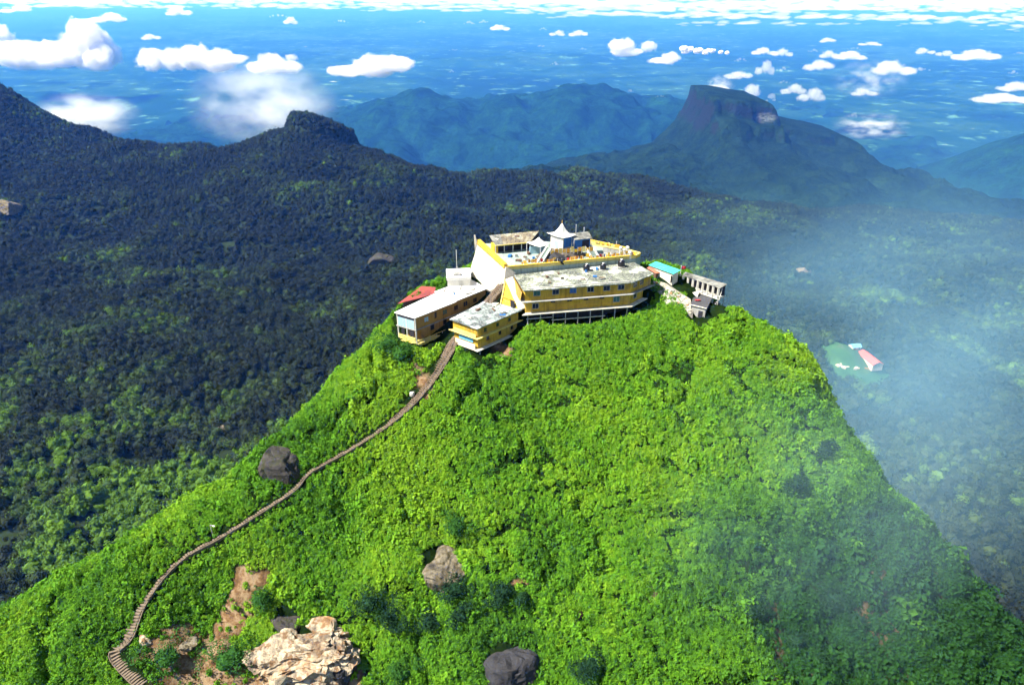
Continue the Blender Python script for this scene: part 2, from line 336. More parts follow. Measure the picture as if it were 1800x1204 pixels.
VC += [(-200, 400, -330), (200, 400, -310), (0, 700, -330), (0, 1100, -370), (0, 150, -330), (-500, 150, -340), (500, 150, -350), (1000, 3600, -1150), (2000, 3600, -1250), (2600, 2600, -900), (1800, 2800, -850)]
V0 = TPS(VC, lam=1e-5, sc=500)
_k = aty(556, 206, 2120); KNOB = max(30.0, float(_k[2] - V0(_k[0], 2120.)))
def valley(x, y):
    k = aty(545, 300, 2110); e = ell(x, y, k[0] + 55, 2120, 215, 260)
    knob = (KNOB - 42) * sstep(1.1, .12, ell(x, y, k[0] + 55, 2120, 290, 300)) + 42 * sstep(.66, .50, ell(x, y, k[0] + 52, 2120, 165, 200))
    knob = knob - 26 * sstep(0, 120, x - k[0] - 20) * sstep(1.1, .4, e)
    d = np.hypot(x, y); amp = np.clip(d / 1200, .2, 1)
    return V0(x, y) + knob + (fbm(x / 330, y / 330, 4, 21) * 80 + (.5 - 2 * np.abs(fbm(x / 260, y / 210, 3, 23))) * 55) * amp * sstep(.4, 1.1, ell(x, y, k[0] + 55, 2120, 400, 350)) + fbm(x / 70, y / 70, 3, 31) * 16
m, nt, bs = newmat('forest_floor'); M['floor'] = m
nt.links.new(ramp(nt, nz(nt, .01, 6, .6, 'World'), [(.3, (.010, .014, .010)), (.6, (.02, .032, .014)), (.8, (.03, .05, .016))]), bs.inputs['Base Color']); bs.inputs['Roughness'].default_value = 1; bs.inputs['Specular IOR Level'].default_value = 0
valobj, VV, VF = grid('forested_highland', -2700, 2900, 281, 60, 4000, 220, valley, M['floor'])

# ------------------------------------------------------------------ far country
def grove(name, dark, light, scale, rock=None):
    m, nt, bs = newmat(name); n1 = nz(nt, scale, 8, .7, 'World'); n2 = nz(nt, scale * 9, 4, .6, 'World')
    c = ramp(nt, n1, [(.3, dark), (.6, light), (.8, tuple(x * 1.6 for x in light))])
    c = mixc(nt, ramp(nt, n2, [(.35, (0, 0, 0)), (.7, (.7, .7, .7))]), c, tuple(x * .45 for x in dark))
    if rock:
        g = nt.nodes.new('ShaderNodeNewGeometry'); sp = nt.nodes.new('ShaderNodeSeparateXYZ'); nt.links.new(g.outputs['Normal'], sp.inputs[0])
        ad = nt.nodes.new('ShaderNodeMath'); ad.operation = 'MULTIPLY_ADD'; nt.links.new(n1, ad.inputs[0]); ad.inputs[1].default_value = -.7; nt.links.new(sp.outputs['Z'], ad.inputs[2])
        c = mixc(nt, ramp(nt, ad.outputs[0], [(.02, (1, 1, 1)), (.16, (0, 0, 0))]), c, rock)
    nt.links.new(c, bs.inputs['Base Color']); bs.inputs['Roughness'].default_value = 1; bs.inputs['Specular IOR Level'].default_value = 0
    bump(nt, bs, n2, 1, 12); return m
M['mesa'] = grove('mesa_forest', (.003, .009, .006), (.014, .034, .013), .006, (.013, .017, .016))
M['farhill'] = grove('far_hill_forest', (.001, .007, .005), (.009, .042, .017), .003)
MC = [aty(*p) for p in [(850, 330, 4300), (950, 303, 4300), (1030, 292, 4300), (1100, 278, 4350), (1180, 268, 4400), (1250, 275, 4300), (1350, 305, 4300), (1420, 300, 4450), (1480, 308, 4500), (1530, 316, 4400), (1600, 312, 4300), (1680, 345, 4100),
       (1800, 395, 3800), (1950, 440, 3600), (1000, 325, 3300), (1150, 335, 3300), (1300, 330, 3300), (1450, 340, 3200), (1600, 370, 3000), (1750, 420, 2800), (750, 360, 3300), (1200, 355, 2800), (1400, 370, 2700), (1000, 340, 2700)]]
MC += [(x, 5600, -1500) for x in (-600, 500, 1500, 2600)] + [(x, 2300, -760) for x in (500, 1300, 2200, 2800)] + [(3600, 4500, -1700), (-900, 4300, -1350), (-600, 2600, -1000)]
M0 = TPS(MC, lam=1e-5, sc=500)
mt = aty(1285, 200, 4550); ms = aty(1420, 240, 4600)
cr = [(700, 380), (900, 330), (1000, 300), (1100, 279), (1160, 264), (1182, 243), (1208, 212), (1226, 180), (1231, 160), (1262, 161), (1300, 168), (1336, 173), (1344, 188), (1352, 206), (1400, 222), (1450, 231), (1486, 240), (1503, 258), (1514, 282), (1560, 300), (1640, 324), (1760, 380), (1900, 460)]
CRX = np.array([aty(a, b, 4600)[0] for a, b in cr]); CRZ = np.array([aty(a, b, 4600)[2] for a, b in cr])
def mesa(x, y):
    w = fbm(x / 260, y / 260, 4, 5); w2 = fbm(x / 70, y / 70, 3, 8)
    b = M0(x, y) + fbm(x / 500, y / 500, 5, 9) * 150 + (.4 - 2 * np.abs(fbm(x / 330, y / 330, 4, 15))) * 120 + fbm(x / 70, y / 70, 3, 16) * 45
    crest = np.interp(x + w2 * 26, CRX, CRZ); d = np.abs(y - 4650) + w * 380 + w2 * 90
    g = .52 * sstep(1500, 230, d) + .22 * sstep(560, 470, d) + .26 * sstep(330, 250, d)
    return np.maximum(b, b + (crest - b) * g + w2 * 14)
grid('mesa_mountain', -900, 3500, 380, 2450, 5700, 280, mesa, M['mesa'])
prof = [(380, 235), (560, 205), (640, 182), (700, 168), (750, 158), (790, 172), (840, 174), (895, 155), (930, 168), (980, 152), (1015, 145), (1060, 152), (1095, 160), (1130, 175), (1180, 168), (1240, 182), (1330, 215), (1450, 260)]
PX = np.array([aty(a, b, 9000)[0] for a, b in prof]); PZ = np.array([aty(a, b, 9000)[2] for a, b in prof])
def bluehill(x, y):
    crest = np.interp(x, PX, PZ); base = -1850
    d = np.abs(y - 9000); fall = sstep(2600, 0, d) ** 1.2
    r2 = sstep(1500, 0, np.abs(y - 7300)) * np.interp(x, [aty(p, 250, 7300)[0] for p in (620, 800, 950, 1060, 1150, 1250)], [0, 180, 330, 430, 300, 0])
    n = fbm(x / 700, y / 700, 5, 41)
    return np.maximum(base + (crest - base) * fall * (1 + .0 * n) + n * 420 * (1 - fall * .75) * sstep(3000, 1500, d) + fbm(x / 230, y / 230, 4, 43) * 160 + (.4 - 2 * np.abs(fbm(x / 620, y / 620, 4, 44))) * 190 * sstep(150, 900, d), base + r2 * (1 + n)) - 30
grid('blue_hill_range', -5200, 5600, 330, 6000, 12500, 210, bluehill, M['farhill'])
rp = aty(1900, 225, 5600)
def righthill(x, y): return -1880 + (rp[2] + 1880) * sstep(2300, 0, np.hypot((x - rp[0] - 500), (y - 5700) * .9)) + fbm(x / 600, y / 600, 5, 51) * 160
grid('eastern_hill', rp[0] - 2300, rp[0] + 3500, 90, 3400, 8500, 80, righthill, M['farhill'])
def plainz(x, y): return -1835 + sstep(.02, .35, fbm(x / 5200, y / 2600, 5, 61)) * 330 * sstep(9000, 12500, y) * sstep(26000, 17000, y)
m, nt, bs = newmat('plain_fields'); M['plain'] = m
n1 = nz(nt, .00035, 9, .68, 'World'); n2 = nz(nt, .0022, 6, .7, 'World'); n3 = nz(nt, .0011, 7, .75, 'World')
c = ramp(nt, n1, [(.32, (.003, .016, .008)), (.5, (.006, .032, .012)), (.60, (.02, .06, .02)), (.64, (.004, .02, .01)), (.8, (.008, .034, .012))])
c = mixc(nt, ramp(nt, n2, [(.57, (0, 0, 0)), (.66, (1, 1, 1))]), c, (.07, .18, .11))
c = mixc(nt, ramp(nt, n3, [(.66, (0, 0, 0)), (.70, (1, 1, 1))]), c, (.34, .36, .32))
nt.links.new(c, bs.inputs['Base Color']); bs.inputs['Roughness'].default_value = 1; bs.inputs['Specular IOR Level'].default_value = 0
grid('far_plain', -26000, 26000, 180, 2500, 30000, 140, plainz, M['plain'])
v = [(-190000, -3000, -1842), (190000, -3000, -1842), (190000, 230000, -1842), (-190000, 230000, -1842)]
o = mesh_obj('plain', v, [(0, 1, 2, 3)], M['plain']); o['kind'] = 'structure'

# ------------------------------------------------------------------ foliage
def leafcloud(n, R, size, flat=.75, up=.35, seed=0, inner=.55):
    r = np.random.default_rng(seed); d = r.normal(size=(n, 3)); d[:, 2] = np.abs(d[:, 2]) * 1.0 - .25; d /= np.linalg.norm(d, axis=1)[:, None]
    lump = 1 + .35 * np.sin(d[:, 0] * 3.1 + seed) * np.sin(d[:, 1] * 2.7 + seed * 2) + .18 * np.sin(d[:, 0] * 6 + d[:, 2] * 5 + seed)
    p = d * (R * lump * (inner + (1 - inner) * r.random(n) ** .5))[:, None]; p[:, 2] *= flat
    nn = d + r.normal(size=(n, 3)) * .55 + np.array([0, 0, up]); nn /= np.linalg.norm(nn, axis=1)[:, None]
    t = np.cross(nn, r.normal(size=(n, 3))); t /= np.linalg.norm(t, axis=1)[:, None] + 1e-9; b = np.cross(nn, t)
    s = (size * (.6 + .8 * r.random(n)))[:, None]
    v = np.stack([p - t * s * .5, p - b * s * .33 + nn * s * .1, p + t * s * .5, p + b * s * .33 + nn * s * .1], 1).reshape(-1, 3)
    return v, np.arange(n * 4).reshape(-1, 4)
def blob(R, flat, seed, sub=2):
    bm = bmesh.new(); bmesh.ops.create_icosphere(bm, subdivisions=sub, radius=1); r = random.Random(seed)
    a = [r.uniform(0, 6) for _ in range(6)]; out = []
    for q in bm.verts:
        x, y, z = q.co; k = R * (1 + .2 * math.sin(3 * x + a[0]) * math.sin(3 * y + a[1]) + .15 * math.sin(5 * z + 4 * x + a[2]))
        out.append((x * k, y * k, z * k * flat))
    f = [tuple(q.index for q in p.verts) for p in bm.faces]; bm.free(); return out, f
def proto(name, mats, n, R, size, flat, seed, core=.62, up=.35, extra=None):
    mb = MB(); v, f = leafcloud(n, R, size, flat, up, seed); mb.add(v, f)
    cv, cf = blob(R * core, flat, seed, 1); mb.add(cv, cf)
    me = bpy.data.meshes.new(name); me.from_pydata(mb.v, [], mb.f); me.materials.append(mats); me.update()
    return bpy.data.objects.new(name, me)
def scatter(name, pts, scl, tint, protos, label, cat):
    n = len(pts); me = bpy.data.meshes.new(name); me.vertices.add(n); me.vertices.foreach_set('co', np.asarray(pts, np.float32).ravel())
    at = me.attributes.new('scl', 'FLOAT_VECTOR', 'POINT'); at.data.foreach_set('vector', np.asarray(scl, np.float32).ravel())
    rot = np.stack([rng.normal(0, .15, n), rng.normal(0, .15, n), rng.random(n) * 6.283], 1)
    at = me.attributes.new('rot', 'FLOAT_VECTOR', 'POINT'); at.data.foreach_set('vector', rot.astype(np.float32).ravel())
    at = me.attributes.new('vid', 'INT', 'POINT'); at.data.foreach_set('value', rng.integers(0, len(protos), n).astype(np.int32))
    at = me.attributes.new('tint', 'FLOAT', 'POINT'); at.data.foreach_set('value', np.asarray(tint, np.float32))
    me.update(); o = link(bpy.data.objects.new(name, me)); tag(o, label, cat, kind='stuff')
    col = bpy.data.collections.new(name + '_pieces')
    for p in protos: col.objects.link(p)
    ng = bpy.data.node_groups.new(name + '_scatter', 'GeometryNodeTree')
    ng.interface.new_socket('Geometry', in_out='INPUT', socket_type='NodeSocketGeometry'); ng.interface.new_socket('Geometry', in_out='OUTPUT', socket_type='NodeSocketGeometry')
    gi = ng.nodes.new('NodeGroupInput'); go = ng.nodes.new('NodeGroupOutput'); ip = ng.nodes.new('GeometryNodeInstanceOnPoints'); ci = ng.nodes.new('GeometryNodeCollectionInfo')
    ci.inputs['Collection'].default_value = col; ci.inputs['Separate Children'].default_value = True; ci.inputs['Reset Children'].default_value = True
    ip.inputs['Pick Instance'].default_value = True
    def na(nm, ty):
        q = ng.nodes.new('GeometryNodeInputNamedAttribute'); q.data_type = ty; q.inputs['Name'].default_value = nm; return q.outputs['Attribute']
    L = ng.links.new
    L(gi.outputs[0], ip.inputs['Points']); L(ci.outputs[0], ip.inputs['Instance']); L(na('vid', 'INT'), ip.inputs['Instance Index'])
    L(na('rot', 'FLOAT_VECTOR'), ip.inputs['Rotation']); L(na('scl', 'FLOAT_VECTOR'), ip.inputs['Scale']); L(ip.outputs[0], go.inputs[0])
    md = o.modifiers.new('scatter', 'NODES'); md.node_group = ng; return o
def sample(V, Fq, h, per, keep):
    """random points on a terrain grid, one per 'per' square metres of real surface"""
    P = V[Fq]; ar = np.linalg.norm(np.cross(P[:, 2] - P[:, 0], P[:, 3] - P[:, 1]), axis=1) / 2
    cen = P.mean(1); ar = ar * keep(cen, P)
    n = int(ar.sum() / per); i = rng.choice(len(P), n, p=ar / ar.sum()); u = rng.random((n, 1)); w = rng.random((n, 1)); q = P[i]
    p = (q[:, 0] * (1 - u) + q[:, 1] * u) * (1 - w) + (q[:, 3] * (1 - u) + q[:, 2] * u) * w
    return p

# footprints that stay free of shrubs
KEEP_OUT = [[(3, 188.0), (30, 192.8), (38, 195), (46, 203), (41, 215), (27, 228), (8, 230), (-12, 228), (-16, 214), (-22, 216), (-23, 204), (-38, 201), (-36.5, 186), (-28, 180.5), (-19, 183), (-9.5, 175.5), (3, 188)],
            [(43, 214), (46, 219), (57, 211), (59, 215), (70, 205), (70, 198), (63, 192), (58, 190.5), (54.5, 194), (55.5, 203), (50, 204)]]
def inside(x, y, poly):
    r = np.zeros(len(x), bool); n = len(poly)
    for i in range(n):
        (x1, y1), (x2, y2) = poly[i], poly[(i + 1) % n]
        r ^= ((y1 > y) != (y2 > y)) & (x < (x2 - x1) * (y - y1) / (y2 - y1 + 1e-9) + x1)
    return r
def vis(cen, mx=250, my=250):
    px, py, d = proj(cen[:, 0], cen[:, 1], cen[:, 2]); return (d > 5) & (px > -mx) & (px < 1800 + mx) & (py < 1204 + my) & (py > -100)
def keep_hill(cen, P):
    n = np.cross(P[:, 1] - P[:, 0], P[:, 3] - P[:, 0]); n /= np.linalg.norm(n, axis=1)[:, None]
    v = np.array([0, 0, CZ]) - cen; v /= np.linalg.norm(v, axis=1)[:, None]
    return vis(cen) * ((n * v).sum(1) > -.25) * (cen[:, 2] > -210) * (cen[:, 1] < 270)
ROCKS_OUT = []            # filled below, before the shrubs are scattered
rocks = [  # photo place, width px, depth factor, height factor, material, name, label
    ((495, 806), 80, .9, .95, 'rock_dark', 'boulder', 'large dark mossy boulder beside the stairway on the left ridge'),
    ((770, 988), 104, .85, .72, 'rock_tan', 'boulder', 'tan and grey cracked boulder bulging from the middle of the green slope'),
    ((535, 1148), 205, .42, .40, 'rock_cream', 'rock_outcrop', 'wide cream and rust stained layered rock ledge at the bottom of the slope'),
    ((505, 1098), 76, .7, .55, 'rock_dark', 'boulder', 'dark purplish boulder sitting on top of the cream ledge'),
    ((505, 1130), 34, .9, .8, 'rock_cream', 'boulder', 'small white topped rock under the dark boulder'),
    ((565, 1108), 52, .7, .6, 'rock_cream', 'boulder', 'pale ledge stone behind the cream ledge'),
    ((595, 1178), 74, .7, .75, 'rock_slate', 'boulder', 'round grey boulder standing in for the shaded right end of the cream ledge'),  # dark rock stands in for the shaded end of the ledge
    ((252, 1122), 30, .8, .8, 'rock_cream', 'boulder', 'small white rock beside the stairs near the bottom left'),
    ((888, 1175), 128, .8, .85, 'rock_slate', 'boulder', 'broad slate grey rock face at the bottom middle of the slope'),
    ((330, 1130), 50, .6, .35, 'rock_tan', 'boulder', 'low brown rock on the bare soil near the stairs'),
]
def rock_mesh(R, seed, sub=4):
    bm = bmesh.new(); bmesh.ops.create_icosphere(bm, subdivisions=sub, radius=1)
    co = np.array([q.co[:] for q in bm.verts]); f = [tuple(q.index for q in p.verts) for p in bm.faces]; bm.free()
    n = fbm(co[:, 0] * 1.3 + co[:, 2] * .9 + seed * 7, co[:, 1] * 1.3 - co[:, 2] * .7 + seed * 3, 5, seed)
    co2 = np.sign(co) * np.abs(co) ** .7
    rr = np.random.default_rng(seed)
    for _ in range(9):                              # chop flat faces
        d = rr.normal(size=3); d /= np.linalg.norm(d); lim = rr.uniform(.58, .9); e = co2 @ d - lim
        co2 = co2 - np.clip(e, 0, None)[:, None] * d * .85
    co2 = co2 * (1 + n * .5)[:, None]
    cr = np.abs(fbm(co[:, 0] * 2.2 + co[:, 2] * 1.9 + seed, co[:, 1] * 2.2 - co[:, 2] * 1.3, 3, seed + 9)); co2 = co2 * (1 - .10 * np.exp(-(cr / .03) ** 2))[:, None]
    co2 += (vnoise(co[:, 2] * 9 + n * 3, co[:, 0] * 1.5, seed + 3)[:, None] - .5) * .06 * co   # bedding
    return co2, f
LIFT = {rocks[3][6]: 1.5, rocks[4][6]: 2.8, rocks[5][6]: 2.2, rocks[6][6]: 1.6}     # these lie on the ledge
for i, (pp, wpx, dep, hei, mat, nm, lab) in enumerate(rocks):
    c = hit(*pp); d = proj(*c)[2]; R = wpx * d / F / 2; ROCKS_OUT.append((c, R))
    v, f = rock_mesh(1, 57 + i, 5 if wpx > 150 else 4)
    if wpx > 150:                                   # bedding steps of the ledge
        q = v[:, 2] * 4.0 + .5 * np.sin(v[:, 0] * 3); st_ = (q - np.floor(q)); v = v * np.stack([1 + .05 * (st_ - .5), 1 + .22 * (st_ - .6) * (v[:, 1] < .2), np.ones(len(v))], 1); v[:, 2] += .55 * fbm(v[:, 0] * 2.6, v[:, 1] * 4, 4, 5); v[:, 1] += .8 * fbm(v[:, 0] * 3.1, v[:, 2] * 2.2, 4, 6); v = v * (1 - .16 * (np.abs(fbm(v[:, 0] * 2.4, v[:, 2] * 1.1, 3, 7)) < .03))[:, None]
    v = v * np.array([R * 1.05, R * dep, R * hei])
    o = mesh_obj(nm, v, f, M[mat], None, False); o.location = c - [0, 0, R * hei * (.42 if wpx < 150 else .1) - LIFT.get(lab, 0)]; tag(o, lab, 'rock', 'boulders and outcrops on the summit slope'); o.rotation_euler = (0, 0, random.uniform(-.4, .4))

p = sample(HV, HF, hill, .30, keep_hill)
x, y = p[:, 0], p[:, 1]
td = np.min([np.hypot(x - (a[0] * (1 - t) + b[0] * t), y - (a[1] * (1 - t) + b[1] * t)) for a, b in (((-7.5, 196.5), (-12.5, 190)), ((-12.5, 190), (-17.5, 183)), ((-17.5, 183), (PW[0][0], PW[0][1]))) for t in np.linspace(0, 1, 9)], 0)
ok = (td > 2.4) & (pathdist(x, y) > np.where(y > 165, 2.0, np.where(y < 112, 1.6 + .6 * rng.random(len(p)), .35 + .6 * rng.random(len(p))))) & ~(inside(x, y, KEEP_OUT[0]) | inside(x, y, KEEP_OUT[1]))
sm = soil(x, y); ok &= rng.random(len(p)) > np.minimum(sm * 1.6, .94)
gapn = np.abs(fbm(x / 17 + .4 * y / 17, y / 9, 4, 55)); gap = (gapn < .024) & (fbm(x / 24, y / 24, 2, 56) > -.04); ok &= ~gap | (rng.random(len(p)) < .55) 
for c, R in ROCKS_OUT: ok &= ~((np.hypot(x - c[0], (y - c[1])) < R * (.55 if R < 12 else .4)))
p = p[ok]; gap = gap[ok]; x, y = p[:, 0], p[:, 1]; p[:, 2] = hill(x, y)
px, py, _ = proj(x, y, p[:, 2])
big = fbm(x / 9, y / 9, 3, 77) + .5; big2 = fbm(x / 30, y / 30, 3, 78) + .5
sc = .34 + .46 * rng.random(len(p)) * (.5 + big) ; sc *= np.where(rng.random(len(p)) < .06, rng.uniform(1.4, 2.1, len(p)), 1)
near = np.clip((pathdist(x, y) - .2) / 2.2, .62, 1); sc *= near; sc *= np.where(gap, .6, 1); sc *= np.where(rng.random(len(p)) < .10 * sstep(1250, 1500, px) * sstep(850, 1000, py), 2.4, 1)
front = inside(x, y, [(-2, 170), (40, 182), (52, 196), (44, 200), (2, 186)]); sc = np.where(front, np.minimum(sc, .9), sc)
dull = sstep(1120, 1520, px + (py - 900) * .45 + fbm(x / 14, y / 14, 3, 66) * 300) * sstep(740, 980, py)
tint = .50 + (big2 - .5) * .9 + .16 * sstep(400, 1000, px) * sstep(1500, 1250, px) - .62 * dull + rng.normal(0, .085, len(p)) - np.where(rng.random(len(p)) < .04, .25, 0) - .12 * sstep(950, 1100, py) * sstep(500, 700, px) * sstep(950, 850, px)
tint = tint - np.where(gap, .35, 0)  # shade of the crevices painted into the leaf tint
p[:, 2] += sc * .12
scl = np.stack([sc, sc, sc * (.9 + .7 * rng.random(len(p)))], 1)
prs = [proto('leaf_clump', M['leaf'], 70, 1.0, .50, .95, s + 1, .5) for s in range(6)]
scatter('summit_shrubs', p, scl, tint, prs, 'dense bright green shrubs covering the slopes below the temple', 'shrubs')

def keep_val(cen, P):
    h = hill(cen[:, 0], cen[:, 1]); under = (np.abs(cen[:, 0]) < 290) & (cen[:, 1] < 420) & (h > cen[:, 2] + 3)
    return vis(cen, 300, 200) * ~under * (cen[:, 1] < 2900)
p = sample(VV, VF, valley, 34, lambda c, P: keep_val(c, P) * (c[:, 1] < 1100)); p2 = sample(VV, VF, valley, 48, lambda c, P: keep_val(c, P) * (c[:, 1] >= 1100))
p = np.concatenate([p, p2]); x, y = p[:, 0], p[:, 1]
HOUSE = hit(1510, 640, valley, 300, 2500, 3000)
HK = proj(*HOUSE)[2] / F; print('house distance', HOUSE, HK)
hd = ell(x, y, HOUSE[0] - 4, HOUSE[1], 56 * HK, 56 * HK) + fbm(x / 12, y / 12, 3, 4) * .5
ok = hd > 1; p = p[ok]; x, y = x[ok], y[ok]
p[:, 2] = valley(x, y); px, py, _ = proj(x, y, p[:, 2])
sc = .55 + 1.0 * rng.random(len(p)) ** 1.6
b1 = fbm(x / 160, y / 160, 4, 91); b2 = fbm(x / 40, y / 40, 3, 92)
tint = .14 + b1 * .8 + b2 * .5 + rng.normal(0, .17, len(p))
green = sstep(760, 560, y) * sstep(200, -100, x) * sstep(-.25, .12, b1 + b2 * .5) + .35 * sstep(200, 500, x) * sstep(1400, 900, y) + sstep(-.05, .2, b2 + b1) * .25  # near left term paints sunlit forest into the tint; the rest varies the green
tint = tint + green * .62
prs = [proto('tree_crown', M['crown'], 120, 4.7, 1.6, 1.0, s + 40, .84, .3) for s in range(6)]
p[:, 2] += sc * 2.0 + rng.random(len(p)) ** 2 * 5
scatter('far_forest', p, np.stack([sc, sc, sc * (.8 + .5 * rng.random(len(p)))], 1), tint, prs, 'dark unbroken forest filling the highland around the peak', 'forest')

# ------------------------------------------------------------------ buildings
def edge_items(A, B):
    A = np.array([A[0], A[1], 0.]); B = np.array([B[0], B[1], 0.]); L = np.linalg.norm(B - A); u = (B - A) / L; n = np.array([u[1], -u[0], 0]); return A, u, n, L
def window(parent, A, B, s, w, z, h, glass='glass', frame='concrete', sill=True):
    """one window: frame standing proud of the wall, recessed pane, mullion and sill"""
    A, u, n, L = edge_items(A, B); o = A + u * (s - w / 2) + np.array([0, 0, z]); Z = np.array([0, 0, 1.0]); t = .12
    mb = MB(); mb.box(o - n * .05 - u * t, u * t, n * .16, Z * h); mb.box(o + u * w - n * .05, u * t, n * .16, Z * h)
    mb.box(o - u * t + Z * h - n * .05, u * (w + 2 * t), n * .165, Z * t); mb.box(o - u * t - Z * t - n * .05, u * (w + 2 * t), n * (.30 if sill else .165), Z * t)
    fr = mb.out('window', M[frame], parent)
    MB().box(o - n * .04, u * w, n * .07, Z * h).out('pane', M[glass], fr)
    if w > 1.3: MB().box(o + u * (w / 2 - .04) + n * .032, u * .08, n * .06, Z * h).out('mullion', M[frame], fr)
    return fr
def ledge(parent, poly, idx, z, th, out, mat, name='ledge', inn=.1):
    """projecting slab along consecutive edges idx..idx+k of a polygon"""
    P = [np.asarray(q[:2], float) for q in poly]; O = inset(P, -out); I = inset(P, inn)
    pts = [O[i % len(P)] for i in idx] + [I[i % len(P)] for i in reversed(idx)]
    return MB().prism(pts, z - th, z).out(name, M[mat], parent)
def ccw(*px):                                        # corners given as photo pixel + height
    return [atz(*q)[:2] for q in px]

# --- main rest house under the terrace
R = [(3.4, 189.6), (36.8, 195.8), (44.8, 203.2), (40.1, 213.0), (0.6, 202.2)]
main = empty('rest_house', (20, 198, -12), 'long two storey yellow rest house with stained white flat roof below the terrace', 'building')
wl_ = inset(R, .7)
MB().prism(wl_, -5.0, -1.5).out('upper_wall', M['yellow'], main)
lw = inset(R, 1.0); lw[2] = np.array([41.5, 202.2])
MB().prism(lw, -9.0, -5.1).out('lower_wall', M['yellow'], main)
MB().prism(R, -1.5, -1.2).out('roof', M['roof_stained'], main)
ledge(main, wl_, [4, 5, 6, 7], -4.95, .22, 1.1, 'concrete')
lo = inset(lw, 0); MB().prism([np.array(q) for q in (inset(lw, -1.5)[0], inset(lw, -1.5)[1], inset(lw, -1.5)[2], lw[2], lw[1], lw[0])], -9.25, -8.98).out('ledge', M['cream'], main)
uc = inset(R, 2.6); MB().prism(uc, -15.5, -9.2).out('undercroft', M['dark'], main)  # deep shade under the house painted into this near-black wall
for s, g in ((3.6, 'glass_teal'), (9.4, 'glass'), (14.8, 'glass_blue'), (20.3, 'glass'), (25.4, 'glass'), (30.0, 'glass')): window(main, wl_[0], wl_[1], s, 1.9, -3.4, 1.45, g)
for s in (2.2, 5.4): window(main, wl_[1], wl_[2], s, 1.6, -3.4, 1.4)
window(main, lw[0], lw[1], 3.0, 1.8, -7.7, 1.5); window(main, lw[0], lw[1], 28.6, 1.9, -7.6, 1.7, 'glass_teal'); window(main, lw[1], lw[2], 3.2, 1.4, -7.6, 1.5)
for s in (8.4, 13.6, 18.8, 23.9): window(main, lw[0], lw[1], s, 1.4, -6.25, .5, 'glass', 'ochre', False)
e1 = inset(R, -.1)
for k, s in enumerate(np.linspace(1.5, 33.0, 9)):
    A, u, n, L = edge_items(e1[0], e1[1]); q = A + u * s
    MB().post((q[0], q[1], -15.4), .16, 6.2).out('stilt', M['concrete'], main)
A, u, n, L = edge_items(e1[0], e1[1])
MB().bar((*(A + u * 9)[:2], -11.6), (*(A + u * 26)[:2], -11.6), .25, .2).out('railing', M['cream'], main)
MB().bar((*(A + u * 1)[:2], -10.6), (*(A + u * 9)[:2], -10.6), .18, .15).out('railing', M['metalpost'], main)
for k in range(5):                                   # low kerbs and pipe runs on the roof
    a = np.array([8 + k * 7.2, 192.6 + k * 1.5, -1.14]); MB().bar(a, a + [2.2, 6.0, 0], .18, .14).out('roof_pipe', M['concrete'], main)
MB().bar((4.5, 190.6, -1.0), (36, 196.5, -1.0), .2, .3).out('roof_kerb', M['white'], main)
rk = random.Random(21)
def clutter(parent, quad, z, n, hmax=.9):
    for k in range(n):
        a, b = rk.uniform(.06, .94), rk.uniform(.1, .9); q = (np.array(quad[0]) * (1 - a) + np.array(quad[1]) * a) * (1 - b) + (np.array(quad[3]) * (1 - a) + np.array(quad[2]) * a) * b
        t = rk.uniform(0, 3.1); w, l, h = rk.uniform(.3, 1.1), rk.uniform(.5, 2.2), rk.uniform(.12, hmax); u_ = np.array([math.cos(t), math.sin(t), 0]); n_2 = np.array([-u_[1], u_[0], 0])
        MB().box((q[0], q[1], z), u_ * l, n_2 * w, (0, 0, h)).out(rk.choice(['clutter_box', 'clutter_stack', 'clutter_block']), M[rk.choice(['concrete', 'wood', 'roof_grey', 'cream', 'blue', 'roof_old'])], parent)  # crates, stacked sheets and blocks lying loose as clutter
clutter(main, [(6, 192.5), (36, 197.5), (38, 210), (4, 201)], -1.2, 16, .7)
# left end stair wall with orange panel
MB().slab([(2.4, 190.2, -4.8), (3.0, 190.0, -1.9), (.6, 201.4, -1.7), (.0, 201.6, -4.8)], .1).out('end_panel', M['ochre'], main)

# --- terrace court
T = [(-1.6, 203.2), (40.6, 213.6), (42.5, 215.5), (38.0, 219.5), (26, 228), (10, 230.5), (-9.5, 228)]
ter = empty('terrace', (15, 215, -2), 'raised temple terrace with pale worn floor and yellow parapets on the summit', 'terrace')
MB().prism(T, -4.5, 0).out('floor', M['terrace'], ter)
def parapet(a, b, z0, h, w, mat, cop=None):
    a = np.array(a); b = np.array(b); MB().bar((*a, z0 + h / 2), (*b, z0 + h / 2), w, h).out('parapet', M[mat], ter)
    if cop: MB().bar((*a, z0 + h + .09), (*b, z0 + h + .09), w + .25, .18).out('coping', M[cop], ter)
ti = inset(T, .25)
parapet(ti[0], ti[1], .02, 1.0, .35, 'yellow_pale', 'gold'); parapet(ti[1], ti[2], .02, 1.0, .35, 'gold', 'yellow_pale'); parapet(ti[2], ti[3], .02, 1.1, .35, 'gold', 'yellow_pale')
parapet(ti[3], ti[4], .02, 1.6, .35, 'yellow_pale', 'gold')
